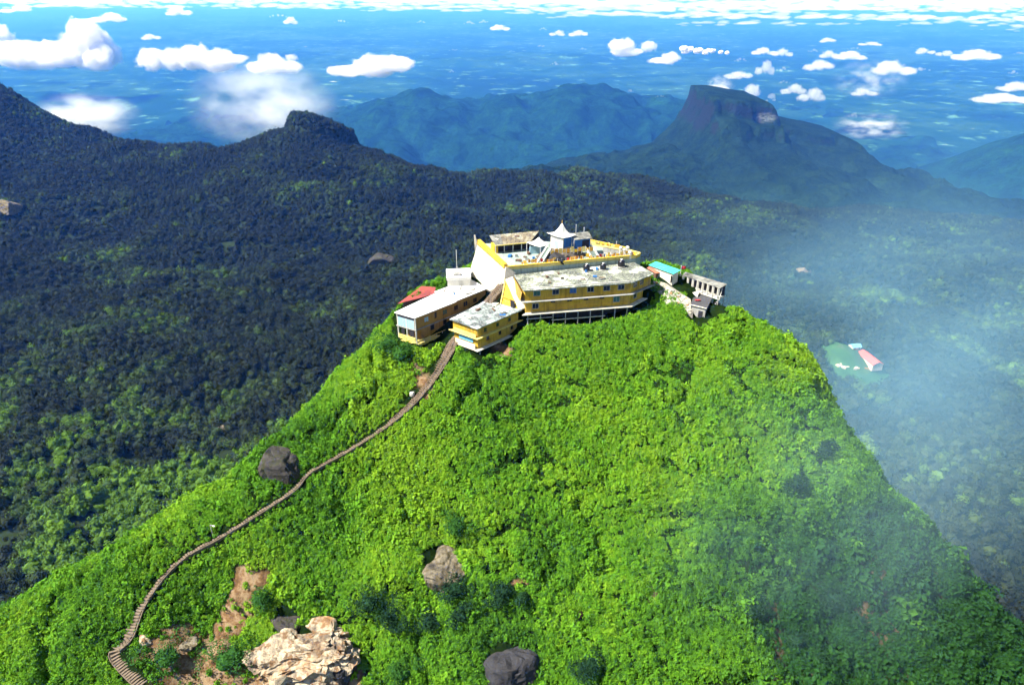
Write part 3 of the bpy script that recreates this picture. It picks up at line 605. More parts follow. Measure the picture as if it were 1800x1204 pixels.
# railing of posts with orange cloth along the front parapet
A, u, n, L = edge_items(ti[0], ti[1])
for k in range(30):
    q = A + u * (1 + k * 1.4); MB().post((q[0], q[1], 1.2), .06, 1.0, 5).out('post', M['metalpost'], ter)
rr = random.Random(3)
for k in range(44):
    s = rr.uniform(4, L - 1); q = A - n * rr.uniform(.35, 1.2) + u * s; w = rr.uniform(.5, 1.3); h = rr.uniform(.5, 1.3); d = u * w + n * rr.uniform(-.25, .25)
    MB().box((q[0], q[1], rr.uniform(.9, 1.4)), d, -n * .05, (0, 0, h)).out('prayer_flag', M[rr.choice(['orange', 'gold', 'orange', 'yellow_pale', 'redcloth'])], ter)
A, u, n, L = edge_items(ti[3], ti[4])
for k in range(16):
    s = rr.uniform(.5, L - .5); q = A + u * s - n * .5; MB().box((q[0], q[1], 1.2), u * rr.uniform(.6, 1.2), -n * .06, (0, 0, rr.uniform(.6, 1.2))).out('prayer_flag', M[rr.choice(['orange', 'gold', 'yellow_pale'])], ter)

# --- sloping white retaining wall on the left flank
rw = empty('retaining_wall', (-7, 212, -8), 'tall sloping cream white retaining wall with yellow coping left of the terrace', 'wall')
tl, tr_ = np.array([-11.6, 226.0, 1.0]), np.array([-1.9, 203.0, 1.0])
front = [tl, np.array([-14.4, 216.2, -6.5]), np.array([-14.3, 214.2, -9.5]), np.array([-9.0, 206.2, -9.5]), np.array([-6.2, 204.0, -8.0]), np.array([-2.6, 200.6, -3.4]), tr_]
bk = np.array([3.2, 1.5, -1.0]); nf = len(front)
mesh_obj('wall', [q for q in front] + [q + bk for q in front], [tuple(range(nf)), tuple(range(2 * nf - 1, nf - 1, -1))] + [((i + 1) % nf, i, nf + i, nf + (i + 1) % nf) for i in range(nf)], plaster('wall_limewash', (.52, .48, .39), (.30, .27, .20), .6), rw)
MB().bar(tl + [.3, -.2, .6], tr_ + [-.1, .4, .35], 1.0, 1.3).out('coping', M['gold'], rw)
MB().bar(tl + [-.45, -.5, -.1], tr_ + [-.55, .2, -.35], .3, .3).out('moulding', M['ochre'], rw)
MB().add([(-12.6, 225.0, -4), (-11.0, 225.4, -4), (-11.0, 227.0, -4), (-12.6, 226.6, -4), (-13.0, 226.0, 3.6), (-12.5, 226.1, 3.6), (-12.5, 226.5, 3.6), (-13.0, 226.4, 3.6)],
         [(3, 2, 1, 0), (4, 5, 6, 7), (0, 1, 5, 4), (1, 2, 6, 5), (2, 3, 7, 6), (3, 0, 4, 7)]).out('finial', M['white'], rw)

# --- yellow gable gate by the stair head
gh = empty('gatehouse', (1, 195, -9), 'small yellow gabled gate with white sloping roof at the head of the stairs', 'gate')
ga, gl, gr = np.array([-1.7, 199.6, -1.8]), np.array([-3.2, 196.6, -8.6]), np.array([2.2, 190.6, -8.2])
gb = np.array([1.6, 1.4, 0])
mesh_obj('gable_wall', [ga, gl, gr, ga + gb, gl + gb, gr + gb], [(0, 1, 2), (5, 4, 3), (0, 3, 4, 1), (1, 4, 5, 2), (2, 5, 3, 0)], M['gold'], gh)
MB().slab([ga + [-.3, -.3, .35], gr + [-.1, -.5, .45], gr + gb + [.5, .1, .5], ga + gb + [.3, .3, .45]], .3).out('roof', M['white'], gh)
MB().bar(ga + [-.35, -.2, 0], gl + [-.35, -.2, 0], .35, .45).out('rafter', M['yellow_pale'], gh)
MB().box(gl * .45 + gr * .55 + [-.32, -.36, .3], (1.1, -1.2, 0), (.2, .2, 0), (0, 0, 2.4)).out('doorway', M['dark'], gh)
MB().bar(gl * .7 + ga * .3 + [-.2, -.3, .1], gr * .7 + ga * .3 + [-.2, -.3, .1], .22, .35).out('tie_beam', M['orange'], gh)

# --- left long house
E_ = [atz(693, 549, -7)[:2], atz(729, 559, -7)[:2], atz(857, 509, -7)[:2], atz(826, 493, -7)[:2], atz(765, 516, -7)[:2]]
left = empty('long_house', (-25, 190, -16), 'long yellow two storey house with plain white roof left of the stairs', 'building')
mid = .55
r1 = [E_[0], E_[1], E_[1] * (1 - mid) + E_[2] * mid, E_[4]]; r2 = [E_[1] * (1 - mid) + E_[2] * mid, E_[2], E_[3], E_[4] + np.array([-.3, .4])]
MB().slab([(*r1[0], -7.0), (*r1[1], -7.05), (*r1[2], -7.0), (*r1[3], -6.9)], .22).out('roof', M['roof_white'], left)
MB().slab([(*r2[0], -6.7), (*r2[1], -6.6), (*r2[2], -6.4), (*r2[3], -6.5)], .25).out('roof', M['roof_white'], left)
w0 = inset(E_, .5)
sw = MB().prism([w0[1], w0[2], w0[3], w0[4], (w0[0] * .8 + w0[4] * .2), (w0[1] * .85 + w0[0] * .15)], -11.2, -7.2); sw.out('upper_wall', M['ochre'], left)
lw2 = inset(E_, 1.3); MB().prism([lw2[1] + np.array([1.2, 1.5]), lw2[2], lw2[3], lw2[4], lw2[0] + np.array([1.2, 1.5])], -16.8, -11.3).out('lower_wall', M['ochre'], left)
MB().prism(inset(E_, .1), -11.4, -11.2).out('floor_slab', M['concrete'], left)
MB().prism([inset(E_, -.2)[0], inset(E_, -.6)[1], inset(E_, -.6)[2], inset(E_, .1)[3], inset(E_, .1)[4]], -16.4, -15.6).out('plinth', M['yellow_pale'], left)
for q in (w0[0], w0[1], (w0[0] + w0[1]) / 2): MB().post((*(q + np.array([.1, -.1])), -18.5), .22, 11.4, 8).out('pillar', M['white'], left)
A, u, n, L = edge_items(w0[0], w0[1])
MB().box(A + u * .3 + n * .1 + [0, 0, -11.1], u * (L - .6), n * .08, (0, 0, 2.9)).out('glass_screen', M['bluelight'], left)
for k in range(4): MB().box(A + u * (.3 + k * (L - .6) / 3) + n * .18 + [0, 0, -11.1], u * .07, n * .06, (0, 0, 2.9)).out('mullion', M['white'], left)
MB().box(A + u * .2 + n * .05 + [0, 0, -8.15], u * (L - .4), n * .2, (0, 0, .8)).out('painted_shade_band', M['dark'], left)  # dark strip painted as the shade under the roof edge
MB().box(A + u * .2 + n * .1 + [0, 0, -15.6], u * (L - .4), n * .15, (0, 0, 1.7)).out('balustrade', M['yellow_pale'], left)
for s, w in ((1.3, 1.2), (4.6, 1.5)): MB().box(A + u * s + n * .02 + [0, 0, -13.9], u * w, n * .06, (0, 0, 2.4)).out('opening', M['dark'], left)
for s, g in ((4.2, 'bluelight'), (7.8, 'glass'), (11.5, 'glass_teal'), (16, 'glass'), (20, 'glass'), (24, 'glass')): window(left, w0[1], w0[2], s, 1.5 if s != 7.8 else .9, -9.9, 1.5 if s != 7.8 else 2.0, g, 'ochre')
for s in (6.0, 11.0, 17.0): window(left, lw2[1] + np.array([1.2, 1.5]), lw2[2], s - 1.5, 1.3, -13.8, 1.5, 'glass', 'wood')
A, u, n, L = edge_items(inset(E_, -.6)[1], inset(E_, -.6)[2])
for s in np.arange(.5, 15, 2.4): MB().post((*(A + u * s)[:2], -15.6), .07, 1.1, 5).out('baluster', M['metalpost'], left)
MB().bar((*(A + u * .3)[:2], -14.5), (*(A + u * 14.9)[:2], -14.5), .12, .12).out('handrail', M['yellow_pale'], left)
for s in (1.0, 4.5): MB().post((*(A + u * s - n * .8)[:2], -19.5), .14, 3.2, 6).out('stilt', M['metalpost'], left)
# white block and red lean-to behind it
hb = empty('roof_block', (-17, 210, -9), 'small white flat roofed block behind the long house', 'building')
HB = ccw((785, 492, -4), (828, 490, -4), (826, 471, -4), (784, 473, -4))
MB().prism(inset(HB, .3), -10.5, -4.3).out('wall', M['white'], hb); MB().prism(HB, -4.3, -4.0).out('roof', M['roof_white'], hb)
MB().bar((*HB[0], -3.7), (*HB[1], -3.7), .25, .55).out('kerb', M['white'], hb); MB().box((*(HB[0] * .7 + HB[2] * .3), -4.0), (2.2, .2, 0), (0, 1.8, 0), (0, 0, .7)).out('hatch', M['concrete'], hb)
rs = empty('lean_to_shed', (-31, 202, -13), 'lean-to shed with rusty red sheet roof behind the long white roof', 'shed')
q4 = [atz(699, 534, -9.4), atz(764, 517, -8.2), atz(766, 505, -7.4), atz(741, 503, -8.0)]
for k in range(6):                                   # roofing sheets laid side by side
    a, b = k / 6, (k + 1) / 6 - .004
    MB().slab([q4[0] * (1 - a) + q4[1] * a, q4[0] * (1 - b) + q4[1] * b, (q4[3] * (1 - b) + q4[2] * b) + [0, 0, .03 * (k % 2)], (q4[3] * (1 - a) + q4[2] * a) + [0, 0, .03 * (k % 2)]], .06).out('roof_sheet', M['roof_red'], rs)
MB().prism(inset([q[:2] for q in q4], .6), -15, [q[2] - .35 for q in q4]).out('wall', M['wood'], rs)

# --- front house by the stairs
F_ = [atz(790, 561, -8)[:2], atz(839, 578, -8)[:2], atz(917, 545, -8)[:2], atz(856, 527, -8)[:2]]
fh = empty('stair_house', (-8, 188, -18), 'yellow house with black stained white roof right beside the top of the stairs', 'building')
MB().prism(F_, -8.25, -8.0).out('roof', M['roof_dark_stain'], fh)
f0 = inset(F_, .7); MB().prism(f0, -11.4, -8.26).out('upper_wall', M['yellow'], fh); f1 = inset(F_, .9); MB().prism(f1, -15.2, -11.41).out('lower_wall', M['yellow'], fh)
f2 = inset(F_, 1.6); MB().prism(f2, -19.8, -15.3).out('basement', M['concrete'], fh)
MB().prism([f2[0] + np.array([-.5, -.8]), f2[1] + np.array([.2, -.8]), f2[1] + np.array([.5, 1.2]), f2[0] + np.array([.3, 1])], -19.0, -16.9).out('porch_wall', M['yellow_pale'], fh)
ledge(fh, f0, [0, 1, 2], -11.3, .2, 1.0, 'yellow_pale'); ledge(fh, f1, [0, 1, 2], -15.15, .22, 1.2, 'cream')
A, u, n, L = edge_items(f1[0], f1[1])
MB().box(A + u * 1.0 + n * .6 + [0, 0, -15.1], u * (L - 1.4), n * .15, (0, 0, 1.5)).out('balcony_wall', M['cream'], fh)
MB().box(A + u * 2.0 + n * .1 + [0, 0, -13.5], u * (L - 3.6), n * .12, (0, 0, 1.4)).out('blue_shutter', M['blueroof'], fh)
A, u, n, L = edge_items(f0[0], f0[1]); MB().box(A + u * .8 + n * .5 + [0, 0, -11.25], u * (L - 1), n * .12, (0, 0, 1.1)).out('balcony_wall', M['yellow_pale'], fh)
for s in (3, 8, 13): window(fh, f0[1], f0[2], s, 1.1, -10.4, 1.2, 'glass', 'ochre'); window(fh, f1[1], f1[2], s + 1, 1.1, -13.6, 1.2, 'glass', 'ochre')
for q in (f1[1] + np.array([.6, -.2]), f1[2] + np.array([.6, -.5]), (f1[1] + f1[2]) / 2 + np.array([.7, -.6])): MB().post((*q, -20.5), .18, 5.2).out('stilt', M['concrete'], fh)

# --- back gallery of the court
bg = empty('gallery', (0, 222, 0), 'open gallery with rusty weathered sheet roof at the back of the court', 'building')
bq = [atz(871, 432, 3.0), atz(932, 426, 3.0), atz(962, 415, 3.4), atz(948, 406, 4.8), atz(860, 414, 4.8)]
n_ = 9
for k in range(n_):
    a, b = k / n_, (k + 1) / n_ - .006; lo_a = bq[0] * (1 - a) + bq[1] * a; lo_b = bq[0] * (1 - b) + bq[1] * b; hi_a = bq[4] * (1 - a) + bq[3] * a; hi_b = bq[4] * (1 - b) + bq[3] * b
    MB().slab([lo_a, lo_b, hi_b + [0, 0, .05 * (k % 2)], hi_a + [0, 0, .05 * (k % 2)]], .08).out('roof_sheet', M['roof_old' if k > 1 else 'roof_grey'], bg)
MB().bar(bq[0] + [0, -.1, -.05], bq[1] + [0, -.1, -.05], .25, .35).out('fascia', M['yellow_pale'], bg)
MB().prism([(bq[0] + [.6, 2.2, 0])[:2], (bq[1] + [0, 2.2, 0])[:2], (bq[3] + [0, -.6, 0])[:2], (bq[4] + [.6, -.6, 0])[:2]], .0, [2.8, 2.8, 4.2, 4.2]).out('back_wall', M['dark'], bg)
for k in range(5): q = bq[0] * (1 - k / 4) + bq[1] * k / 4; MB().post((q[0], q[1] + .4, 0), .13, 2.8).out('post', M['metalpost'], bg)
MB().box(bq[0] + [-.4, .3, -4], (1.2, .3, 0), (-1.2, 3.5, 0), (0, 0, 3.8)).out('end_wall', M['gold'], bg)

# --- court rock, canopy and shrine
v, f = rock_mesh(1, 71, 4); o = mesh_obj('summit_rock', v * np.array([10.5, 5.6, 4.2]), f, M['rock_grey'], None, False); o.location = (16.5, 215.5, -.6); tag(o, 'grey brown summit rock rising in the middle of the court', 'rock')
v, f = rock_mesh(1, 72, 4); o = mesh_obj('summit_boulder', v * np.array([3.4, 2.3, 2.1]), f, M['rock_slate'], None, False); tag(o, 'smooth dark grey boulder on the front of the summit rock', 'rock'); o.location = (14.6, 209.8, 1.3)
cn = empty('canopy', (9, 216, 0), 'small white tent canopy on posts in front of the gallery', 'canopy')
ce = [atz(926, 426, 4), atz(950, 434, 4), atz(967, 427, 4), atz(945, 420, 4)]; cap = sum(ce) / 4 + [0, 0, 1.9]
def tentroof(parent, eave, apex, mat, n=7, sag=.35):
    v = []; f = []
    E = []
    for i in range(4):
        for k in range(n): E.append(eave[i] * (1 - k / n) + eave[(i + 1) % 4] * (k / n) + np.array([0, 0, -.25 * math.sin(math.pi * k / n)]))
    m_ = len(E); rows = 7
    for r in range(rows):
        t = r / rows
        for q in E: w = q * (1 - t) + apex * t; w = w + np.array([0, 0, -sag * (apex[2] - q[2]) * math.sin(math.pi * t) * .9]); v.append(w)
    v.append(apex)
    for r in range(rows - 1):
        for k in range(m_): f.append((r * m_ + k, r * m_ + (k + 1) % m_, (r + 1) * m_ + (k + 1) % m_, (r + 1) * m_ + k))
    for k in range(m_): f.append(((rows - 1) * m_ + k, (rows - 1) * m_ + (k + 1) % m_, len(v) - 1))
    o = mesh_obj('tent_roof', v, f, M[mat], parent, True); md = o.modifiers.new('thick', 'SOLIDIFY'); md.thickness = .08; return o
tentroof(cn, ce, cap, 'tent')
for q in ce: MB().post((q[0], q[1], 0), .1, 3.95).out('post', M['metalpost'], cn)
MB().box((6.0, 217.6, 0), (5.2, .9, 0), (-.2, .15, 0), (0, 0, 2.6)).out('screen', M['bluelight'], cn)
sh = empty('shrine', (16, 216, 3), 'white shrine with flared pointed tent roof crowning the summit rock', 'shrine')
se = [atz(961, 409, 7.6), atz(991, 418, 7.6), atz(1013, 412, 7.6), atz(985, 404.5, 7.6)]; sc_ = sum(se) / 4
tentroof(sh, se, sc_ + [0, 0, 3.6], 'tent', sag=.45)
sp = [q * .72 + sc_ * .28 for q in se]
MB().prism([q[:2] for q in sp], 2.5, 7.4).out('wall', M['white'], sh)
MB().post((sc_[0], sc_[1], 11.0), .09, 1.1, 6).out('finial', M['gold'], sh)
a, b = sp[1], sp[2]; A, u, n, L = edge_items(a[:2], b[:2]); MB().box(A + u * .3 + n * .04 + [0, 0, 3.6], u * (L - .6), n * .06, (0, 0, 3.2)).out('blue_panel', M['blue'], sh)
A, u, n, L = edge_items(sp[0][:2], sp[1][:2]); MB().box(A + u * 1.6 + n * .04 + [0, 0, 3.0], u * 1.5, n * .06, (0, 0, 2.4)).out('doorway', M['bluelight'], sh)
an = empty('annex', (23, 217, 3), 'dark blue annex with lean-to roof on the right side of the shrine', 'building')
aq = [np.array([20.2, 213.6]), np.array([26.2, 215.4]), np.array([25.2, 219.6]), np.array([19.2, 218.0])]
MB().prism(inset(aq, .5), 2.0, 6.2).out('wall', M['blue'], an); MB().prism(aq, [6.1, 6.1, 6.9, 6.9], [6.3, 6.3, 7.1, 7.1]).out('roof', M['roof_grey'], an)
A, u, n, L = edge_items(*inset(aq, .5)[:2]); MB().box(A + u * 2.4 + n * .03 + [0, 0, 2.6], u * 2.4, n * .06, (0, 0, 3.0)).out('opening', M['dark'], an)
for q in aq[:2]: MB().post((*(q + np.array([-.1, .3])), 1.0), .09, 5.1).out('post', M['metalpost'], an)
A, u, n, L = edge_items((12.5, 211.6), (26.5, 214.4))
up = empty('shrine_fence', (19, 212, 3), 'fence of yellow and orange prayer flags in front of the shrine', 'fence')
for k in range(12): q = A + u * k * L / 11; MB().post((q[0], q[1], 1.8), .07, 2.0, 5).out('post', M['metalpost'], up)
for k in range(11): q = A + u * (k + .08) * L / 11; MB().box((q[0], q[1], 2.3 + .2 * (k % 2)), u * L / 11 * .84, n * .06, (0, 0, 1.0 + .35 * (k % 3))).out('flag_panel', M[['gold', 'orange', 'yellow_pale'][k % 3]], up)
# stairs on both sides of the rock
def stair(name, a, b, w, nst, mat, label, rails=True, side=1):
    a = np.array(a, float); b = np.array(b, float); st = empty(name, tuple(a), label, 'stairs'); d = (b - a) / nst; hz = np.array([d[0], d[1], 0]); hn = hz / np.linalg.norm(hz); n = np.array([hn[1], -hn[0], 0])
    for k in range(nst): q = a + d * k; MB().box(q - n * w / 2 - [0, 0, .5], hz * 1.02, n * w, (0, 0, d[2] * .96 + .5)).out('step', M[mat], st)
    if rails:
        for s in (-1, 1): MB().bar(a + n * s * w / 2 + [0, 0, .9], b + n * s * w / 2 + [0, 0, .9], .14, .14).out('handrail', M['metalpost'], st); MB().bar(a + n * s * w / 2 + [0, 0, .15], b + n * s * w / 2 + [0, 0, .15], .2, .35).out('stringer', M['white'], st)
        for k in range(0, nst + 1, 4):
            for s in (-1, 1): q = a + d * k + n * s * w / 2; MB().post((q[0], q[1], q[2]), .05, .95, 5).out('baluster', M['metalpost'], st)
    return st
stair('shrine_stairs', (8.6, 207.8, .02), (12.2, 214.0, 3.6), 1.6, 14, 'terrace', 'narrow railed stairs climbing the left side of the summit rock')
stair('court_stairs', (27.5, 211.0, .02), (24.6, 216.6, 3.4), 2.6, 14, 'terrace', 'pale green railed stairs climbing the right side of the summit rock')
cw = empty('court_wall', (33, 217, 0), 'low grey screen wall on the right of the court', 'wall')
MB().bar((30.5, 219.5, 1.0), (36.8, 215.6, 1.0), .4, 2.0).out('wall', M['concrete'], cw); MB().bar((30.4, 219.6, 2.1), (36.9, 215.5, 2.1), .7, .2).out('coping', M['yellow_pale'], cw)
pc = empty('pillar_cluster', (37.5, 213.6, 0), 'white round capped pillars standing in for unclear pale shapes at the right corner of the court', 'pillars')  # pillar shapes stand in for unclear white lumps
for k, (dx, dy, hh) in enumerate(((0, 0, 2.6), (1.2, .9, 3.1), (-.9, 1.3, 2.9), (1.9, -.3, 1.9))):
    q = np.array([36.6 + dx, 213.8 + dy]); s_ = MB().box((q[0] - .38, q[1] - .38, 0), (.76, 0, 0), (0, .76, 0), (0, 0, hh)).out('pillar', M['white'], pc)
    vv, ff = blob(.62, .8, k, 2); mesh_obj('cap', [(a_ + q[0], b_ + q[1], c_ + hh + .25) for a_, b_, c_ in vv], ff, M['white'], s_, True)

clutter(ter, [(2, 206), (12, 207.5), (8, 219), (-4, 219)], .0, 12, 1.0); clutter(ter, [(29, 212), (37, 213.5), (34, 217), (29, 218)], .0, 12, 1.2); clutter(left, [r2[0], r2[1], r2[2], r2[3]], -6.68, 9, .5); clutter(fh, F_, -8.0, 7, .5); clutter(bg, [(bq[0] + [.5, 2.5, 0])[:2], (bq[1] + [-.5, 2.5, 0])[:2], (bq[3] + [-1, -1, 0])[:2], (bq[4] + [1, -1, 0])[:2]], 3.9, 6, .6)
# --- black water tanks on the roof
def lathe(prof, n=20):
    v = []; f = []
    for r, z in prof:
        for k in range(n): v.append((r * math.cos(6.28318 * k / n), r * math.sin(6.28318 * k / n), z))
    for i in range(len(prof) - 1):
        for k in range(n): f.append((i * n + k, i * n + (k + 1) % n, (i + 1) * n + (k + 1) % n, (i + 1) * n + k))
    f.append(tuple(range(n - 1, -1, -1))); f.append(tuple((len(prof) - 1) * n + k for k in range(n))); return v, f
for px_, py_, k, lab in ((1031, 476, 1.0, 'leftmost black water tank on the stained white roof'), (1060, 474, .95, 'middle black water tank of three on the stained white roof'), (1092, 469, 1.1, 'rightmost and tallest black water tank on the stained white roof')):
    c = atz(px_, py_, -1.2); t = empty('water_tank', tuple(c), lab, 'tank', 'black water tanks on the rest house roof')
    v, f = lathe([(1.0, .25), (1.05, .4), (1.05, .7), (1.0, .75), (1.05, .8), (1.05, 1.2), (1.0, 1.25), (1.05, 1.3), (1.02, 1.75), (.8, 2.0), (.42, 2.12), (.42, 2.25), (.0, 2.27)])
    mesh_obj('body', [(a_ * k + c[0], b_ * k + c[1], z_ * k + c[2]) for a_, b_, z_ in v], f, M['black'], t, True)
    v, f = lathe([(.36, 2.25), (.40, 2.27), (.40, 2.36), (.1, 2.40)], 12); mesh_obj('lid', [(a_ * k + c[0], b_ * k + c[1], z_ * k + c[2]) for a_, b_, z_ in v], f, M['metalpost'], t, True)
    v, f = lathe([(1.25, 0.0), (1.25, .25)], 16); mesh_obj('plinth', [(a_ * k + c[0], b_ * k + c[1], z_ * k + c[2]) for a_, b_, z_ in v], f, M['concrete'], t)

# --- right hand outbuildings
ts = empty('teal_shed', (48, 210, -6), 'long low shed with bright teal sheet roof right of the rest house', 'shed')
tq = [atz(1140, 466, -2.0), atz(1184, 482, -2.4), atz(1197, 475, -2.0), atz(1153, 459.5, -1.6)]
for k in range(7):
    a, b = k / 7, (k + 1) / 7 - .006
    MB().slab([tq[0] * (1 - a) + tq[1] * a, tq[0] * (1 - b) + tq[1] * b, tq[3] * (1 - b) + tq[2] * b + [0, 0, .04 * (k % 2)], tq[3] * (1 - a) + tq[2] * a + [0, 0, .04 * (k % 2)]], .07).out('roof_sheet', M['roof_teal'], ts)
MB().prism(inset([q[:2] for q in tq], .5), -8, [q[2] - .3 for q in tq]).out('wall', M['cream'], ts)
MB().box(tq[1] + [-.6, .3, -3.2], (.9, 1.0, 0), (-.08, .07, 0), (0, 0, 2.4)).out('door', M['dark'], ts)
rt = empty('red_lean_to', (45, 206, -4), 'small faded red roof tucked between the rest house and the teal shed', 'shed')
rq = [atz(1137, 471, -2.6), atz(1153, 481, -3.6), atz(1160, 479, -3.5), atz(1146, 466, -2.4)]
MB().slab(rq, .08).out('roof', plaster('faded_red_roof', (.50, .16, .10), (.4, .2, .1), .4, .8), rt); MB().prism(inset([q[:2] for q in rq], .3), -9, [q[2] - .25 for q in rq]).out('wall', M['wood'], rt)
gw = empty('rubble_wall', (53, 199, -11), 'sloping rubble retaining wall running down from the rest house to the outbuildings', 'wall')
gpts = [(1148, 494, -5.6), (1168, 496, -6.0), (1214, 526, -8.6), (1218, 552, -11.8), (1178, 545, -11.6), (1150, 514, -8.6)]
gp = [atz(*q) for q in gpts]; MB().slab([gp[5], gp[4], gp[3], gp[2], gp[1], gp[0]], 2.2).out('slope', M['rubble'], gw)
rr = random.Random(9)
for k in range(70):
    a, b = rr.random(), rr.random(); q = (gp[0] * (1 - a) + gp[2] * a) * (1 - b) + (gp[5] * (1 - a) + gp[3] * a) * b + [0, 0, .05]
    vv, ff = blob(rr.uniform(.3, .7), .6, k, 1); mesh_obj('stone', [(x_ + q[0], y_ + q[1], z_ + q[2]) for x_, y_, z_ in vv], ff, M[rr.choice(['rubble', 'rubble', 'concrete', 'cream', 'soil'])], gw)
cg = empty('colonnade', (62, 207, -9), 'long colonnaded shelter with grey sheet roof and white piers at the right end', 'building')
cq = [atz(1199, 484, -4.6), atz(1266, 507, -4.8), atz(1279, 500, -4.4), atz(1205, 478, -4.2)]
for k in range(8):
    a, b = k / 8, (k + 1) / 8 - .006
    MB().slab([cq[0] * (1 - a) + cq[1] * a, cq[0] * (1 - b) + cq[1] * b, cq[3] * (1 - b) + cq[2] * b + [0, 0, .04 * (k % 2)], cq[3] * (1 - a) + cq[2] * a + [0, 0, .04 * (k % 2)]], .09).out('roof_sheet', M['roof_grey'], cg)
ci_ = inset([q[:2] for q in cq], .35)
MB().prism([ci_[0], ci_[1], ci_[2], ci_[3]], -8.9, -8.2).out('floor', M['white'], cg)
MB().prism([ci_[0] + np.array([1.0, 1.4]), ci_[1] + np.array([1.0, 1.4]), ci_[2], ci_[3]], -8.2, -4.75).out('back_wall', M['dark'], cg)  # near-black colour carries the shadow under the sheet roof
for k in range(8): q = ci_[0] * (1 - k / 7.2) + ci_[1] * k / 7.2; MB().box((q[0] - .3, q[1] - .3, -8.2), (.6, 0, 0), (0, .5, 0), (0, 0, 3.4)).out('pier', M['white'], cg)
MB().prism([ci_[0] + np.array([-1.2, -2.2]), (ci_[0] * .5 + ci_[1] * .5) + np.array([-1.2, -2.2]), (ci_[0] * .5 + ci_[1] * .5), ci_[0]], -9.3, -8.3).out('apron', M['white'], cg)
MB().bar((*ci_[1], -9.0), (*(ci_[2] + np.array([.4, .2])), -8.4), .2, .2).out('brace', M['white'], cg); MB().bar((*(ci_[1] + np.array([.2, -.2])), -8.9), (*(ci_[1] + np.array([.9, .3])), -5.2), .18, .18).out('brace', M['white'], cg)
for q in (ci_[1], ci_[2]): MB().post((*q, -14), .16, 5.4).out('stilt', M['concrete'], cg)
dh = empty('slate_house', (60, 198, -14), 'squat stone house with dark slate roof below the colonnade', 'building')
dq = [atz(1213, 536, -9.4), atz(1242, 543, -9.4), atz(1259, 510, -9.0), atz(1226, 505, -9.0)]
MB().slab(dq, .2).out('roof', M['roof_slate'], dh); di = inset([q[:2] for q in dq], .3); MB().prism(di, -14.5, [q[2] - .25 for q in dq]).out('wall', M['concrete'], dh)
A, u, n, L = edge_items(di[0], di[1]); MB().box(A + u * (L * .55) + n * .03 + [0, 0, -12.9], u * 1.4, n * .08, (0, 0, 2.2)).out('doorway', M['dark'], dh)
MB().bar(dq[0] + [0, 0, .12], dq[1] + [0, 0, .12], .3, .2).out('eave', M['cream'], dh)
MB().box(A + u * -.8 + n * .3 + [0, 0, -13.5], u * .9, -n * 3.0, (0, 0, 3.6)).out('side_wall', M['cream'], dh)
for k, (px_, py_, w, l) in enumerate(((1222, 528, 1.8, 'red cloth spread over the lower edge of the slate roof'), (1233, 516, 1.0, 'small red cloth on the upper part of the slate roof'))):
    q = atz(px_, py_, -8.85); vv = [q + [i * w / 5, j * .25, .08 * math.sin(i * 2 + j)] for j in range(4) for i in range(6)]
    o = mesh_obj('cloth', vv, [(j * 6 + i, j * 6 + i + 1, j * 6 + i + 7, j * 6 + i + 6) for j in range(3) for i in range(5)], M['redcloth'], None, True); tag(o, l, 'cloth'); o.modifiers.new('t', 'SOLIDIFY').thickness = .05
tk = empty('water_tank', tuple(atz(1259, 541, -12.3)), 'lone black water tank among shrubs beside the slate house', 'tank'); c = np.array(tk.location)
v, f = lathe([(1.1, 0), (1.15, .2), (1.15, 1.5), (.9, 1.85), (.4, 2.0), (0, 2.02)]); mesh_obj('body', [(a_ + c[0], b_ + c[1], z_ + c[2]) for a_, b_, z_ in v], f, M['black'], tk, True)
v, f = lathe([(.35, 2.0), (.35, 2.12), (.1, 2.15)], 12); mesh_obj('lid', [(a_ + c[0], b_ + c[1], z_ + c[2]) for a_, b_, z_ in v], f, M['white'], tk, True)
# flag and poles
def pole(px_, py_, z, h, label, flag=None):
    q = atz(px_, py_, z); t = empty('flagpole' if flag else 'pole', tuple(q), label, 'pole'); MB().post(q, .08, h, 6).out('mast', M['metalpost'], t); MB().post(q + [0, 0, h], .13, .16, 6).out('cap', M['metalpost'], t)
    MB().box(q + [-.25, -.25, -.6], (.5, 0, 0), (0, .5, 0), (0, 0, .8)).out('footing', M['concrete'], t)
    if flag:
        vv = [q + [i * .25, .12 * math.sin(i * 1.3), h - .1 - j * .35] for j in range(4) for i in range(7)]
        o = mesh_obj('flag', vv, [(j * 7 + i, j * 7 + i + 1, j * 7 + i + 8, j * 7 + i + 7) for j in range(3) for i in range(6)], M[flag], t, True); o.modifiers.new('t', 'SOLIDIFY').thickness = .02
pole(1196, 482, -4, 2.8, 'short pole with red flag behind the teal shed', 'redcloth'); pole(803, 470, -5, 6.0, 'thin pole with lamp standing behind the white block')
pole(1012, 416, 5, 4.0, 'thin mast just right of the shrine roof'); pole(1026, 418, 5, 3.4, 'thin mast above the dark blue annex'); pole(1083, 438, 0, 2.6, 'short mast at the right rear parapet')

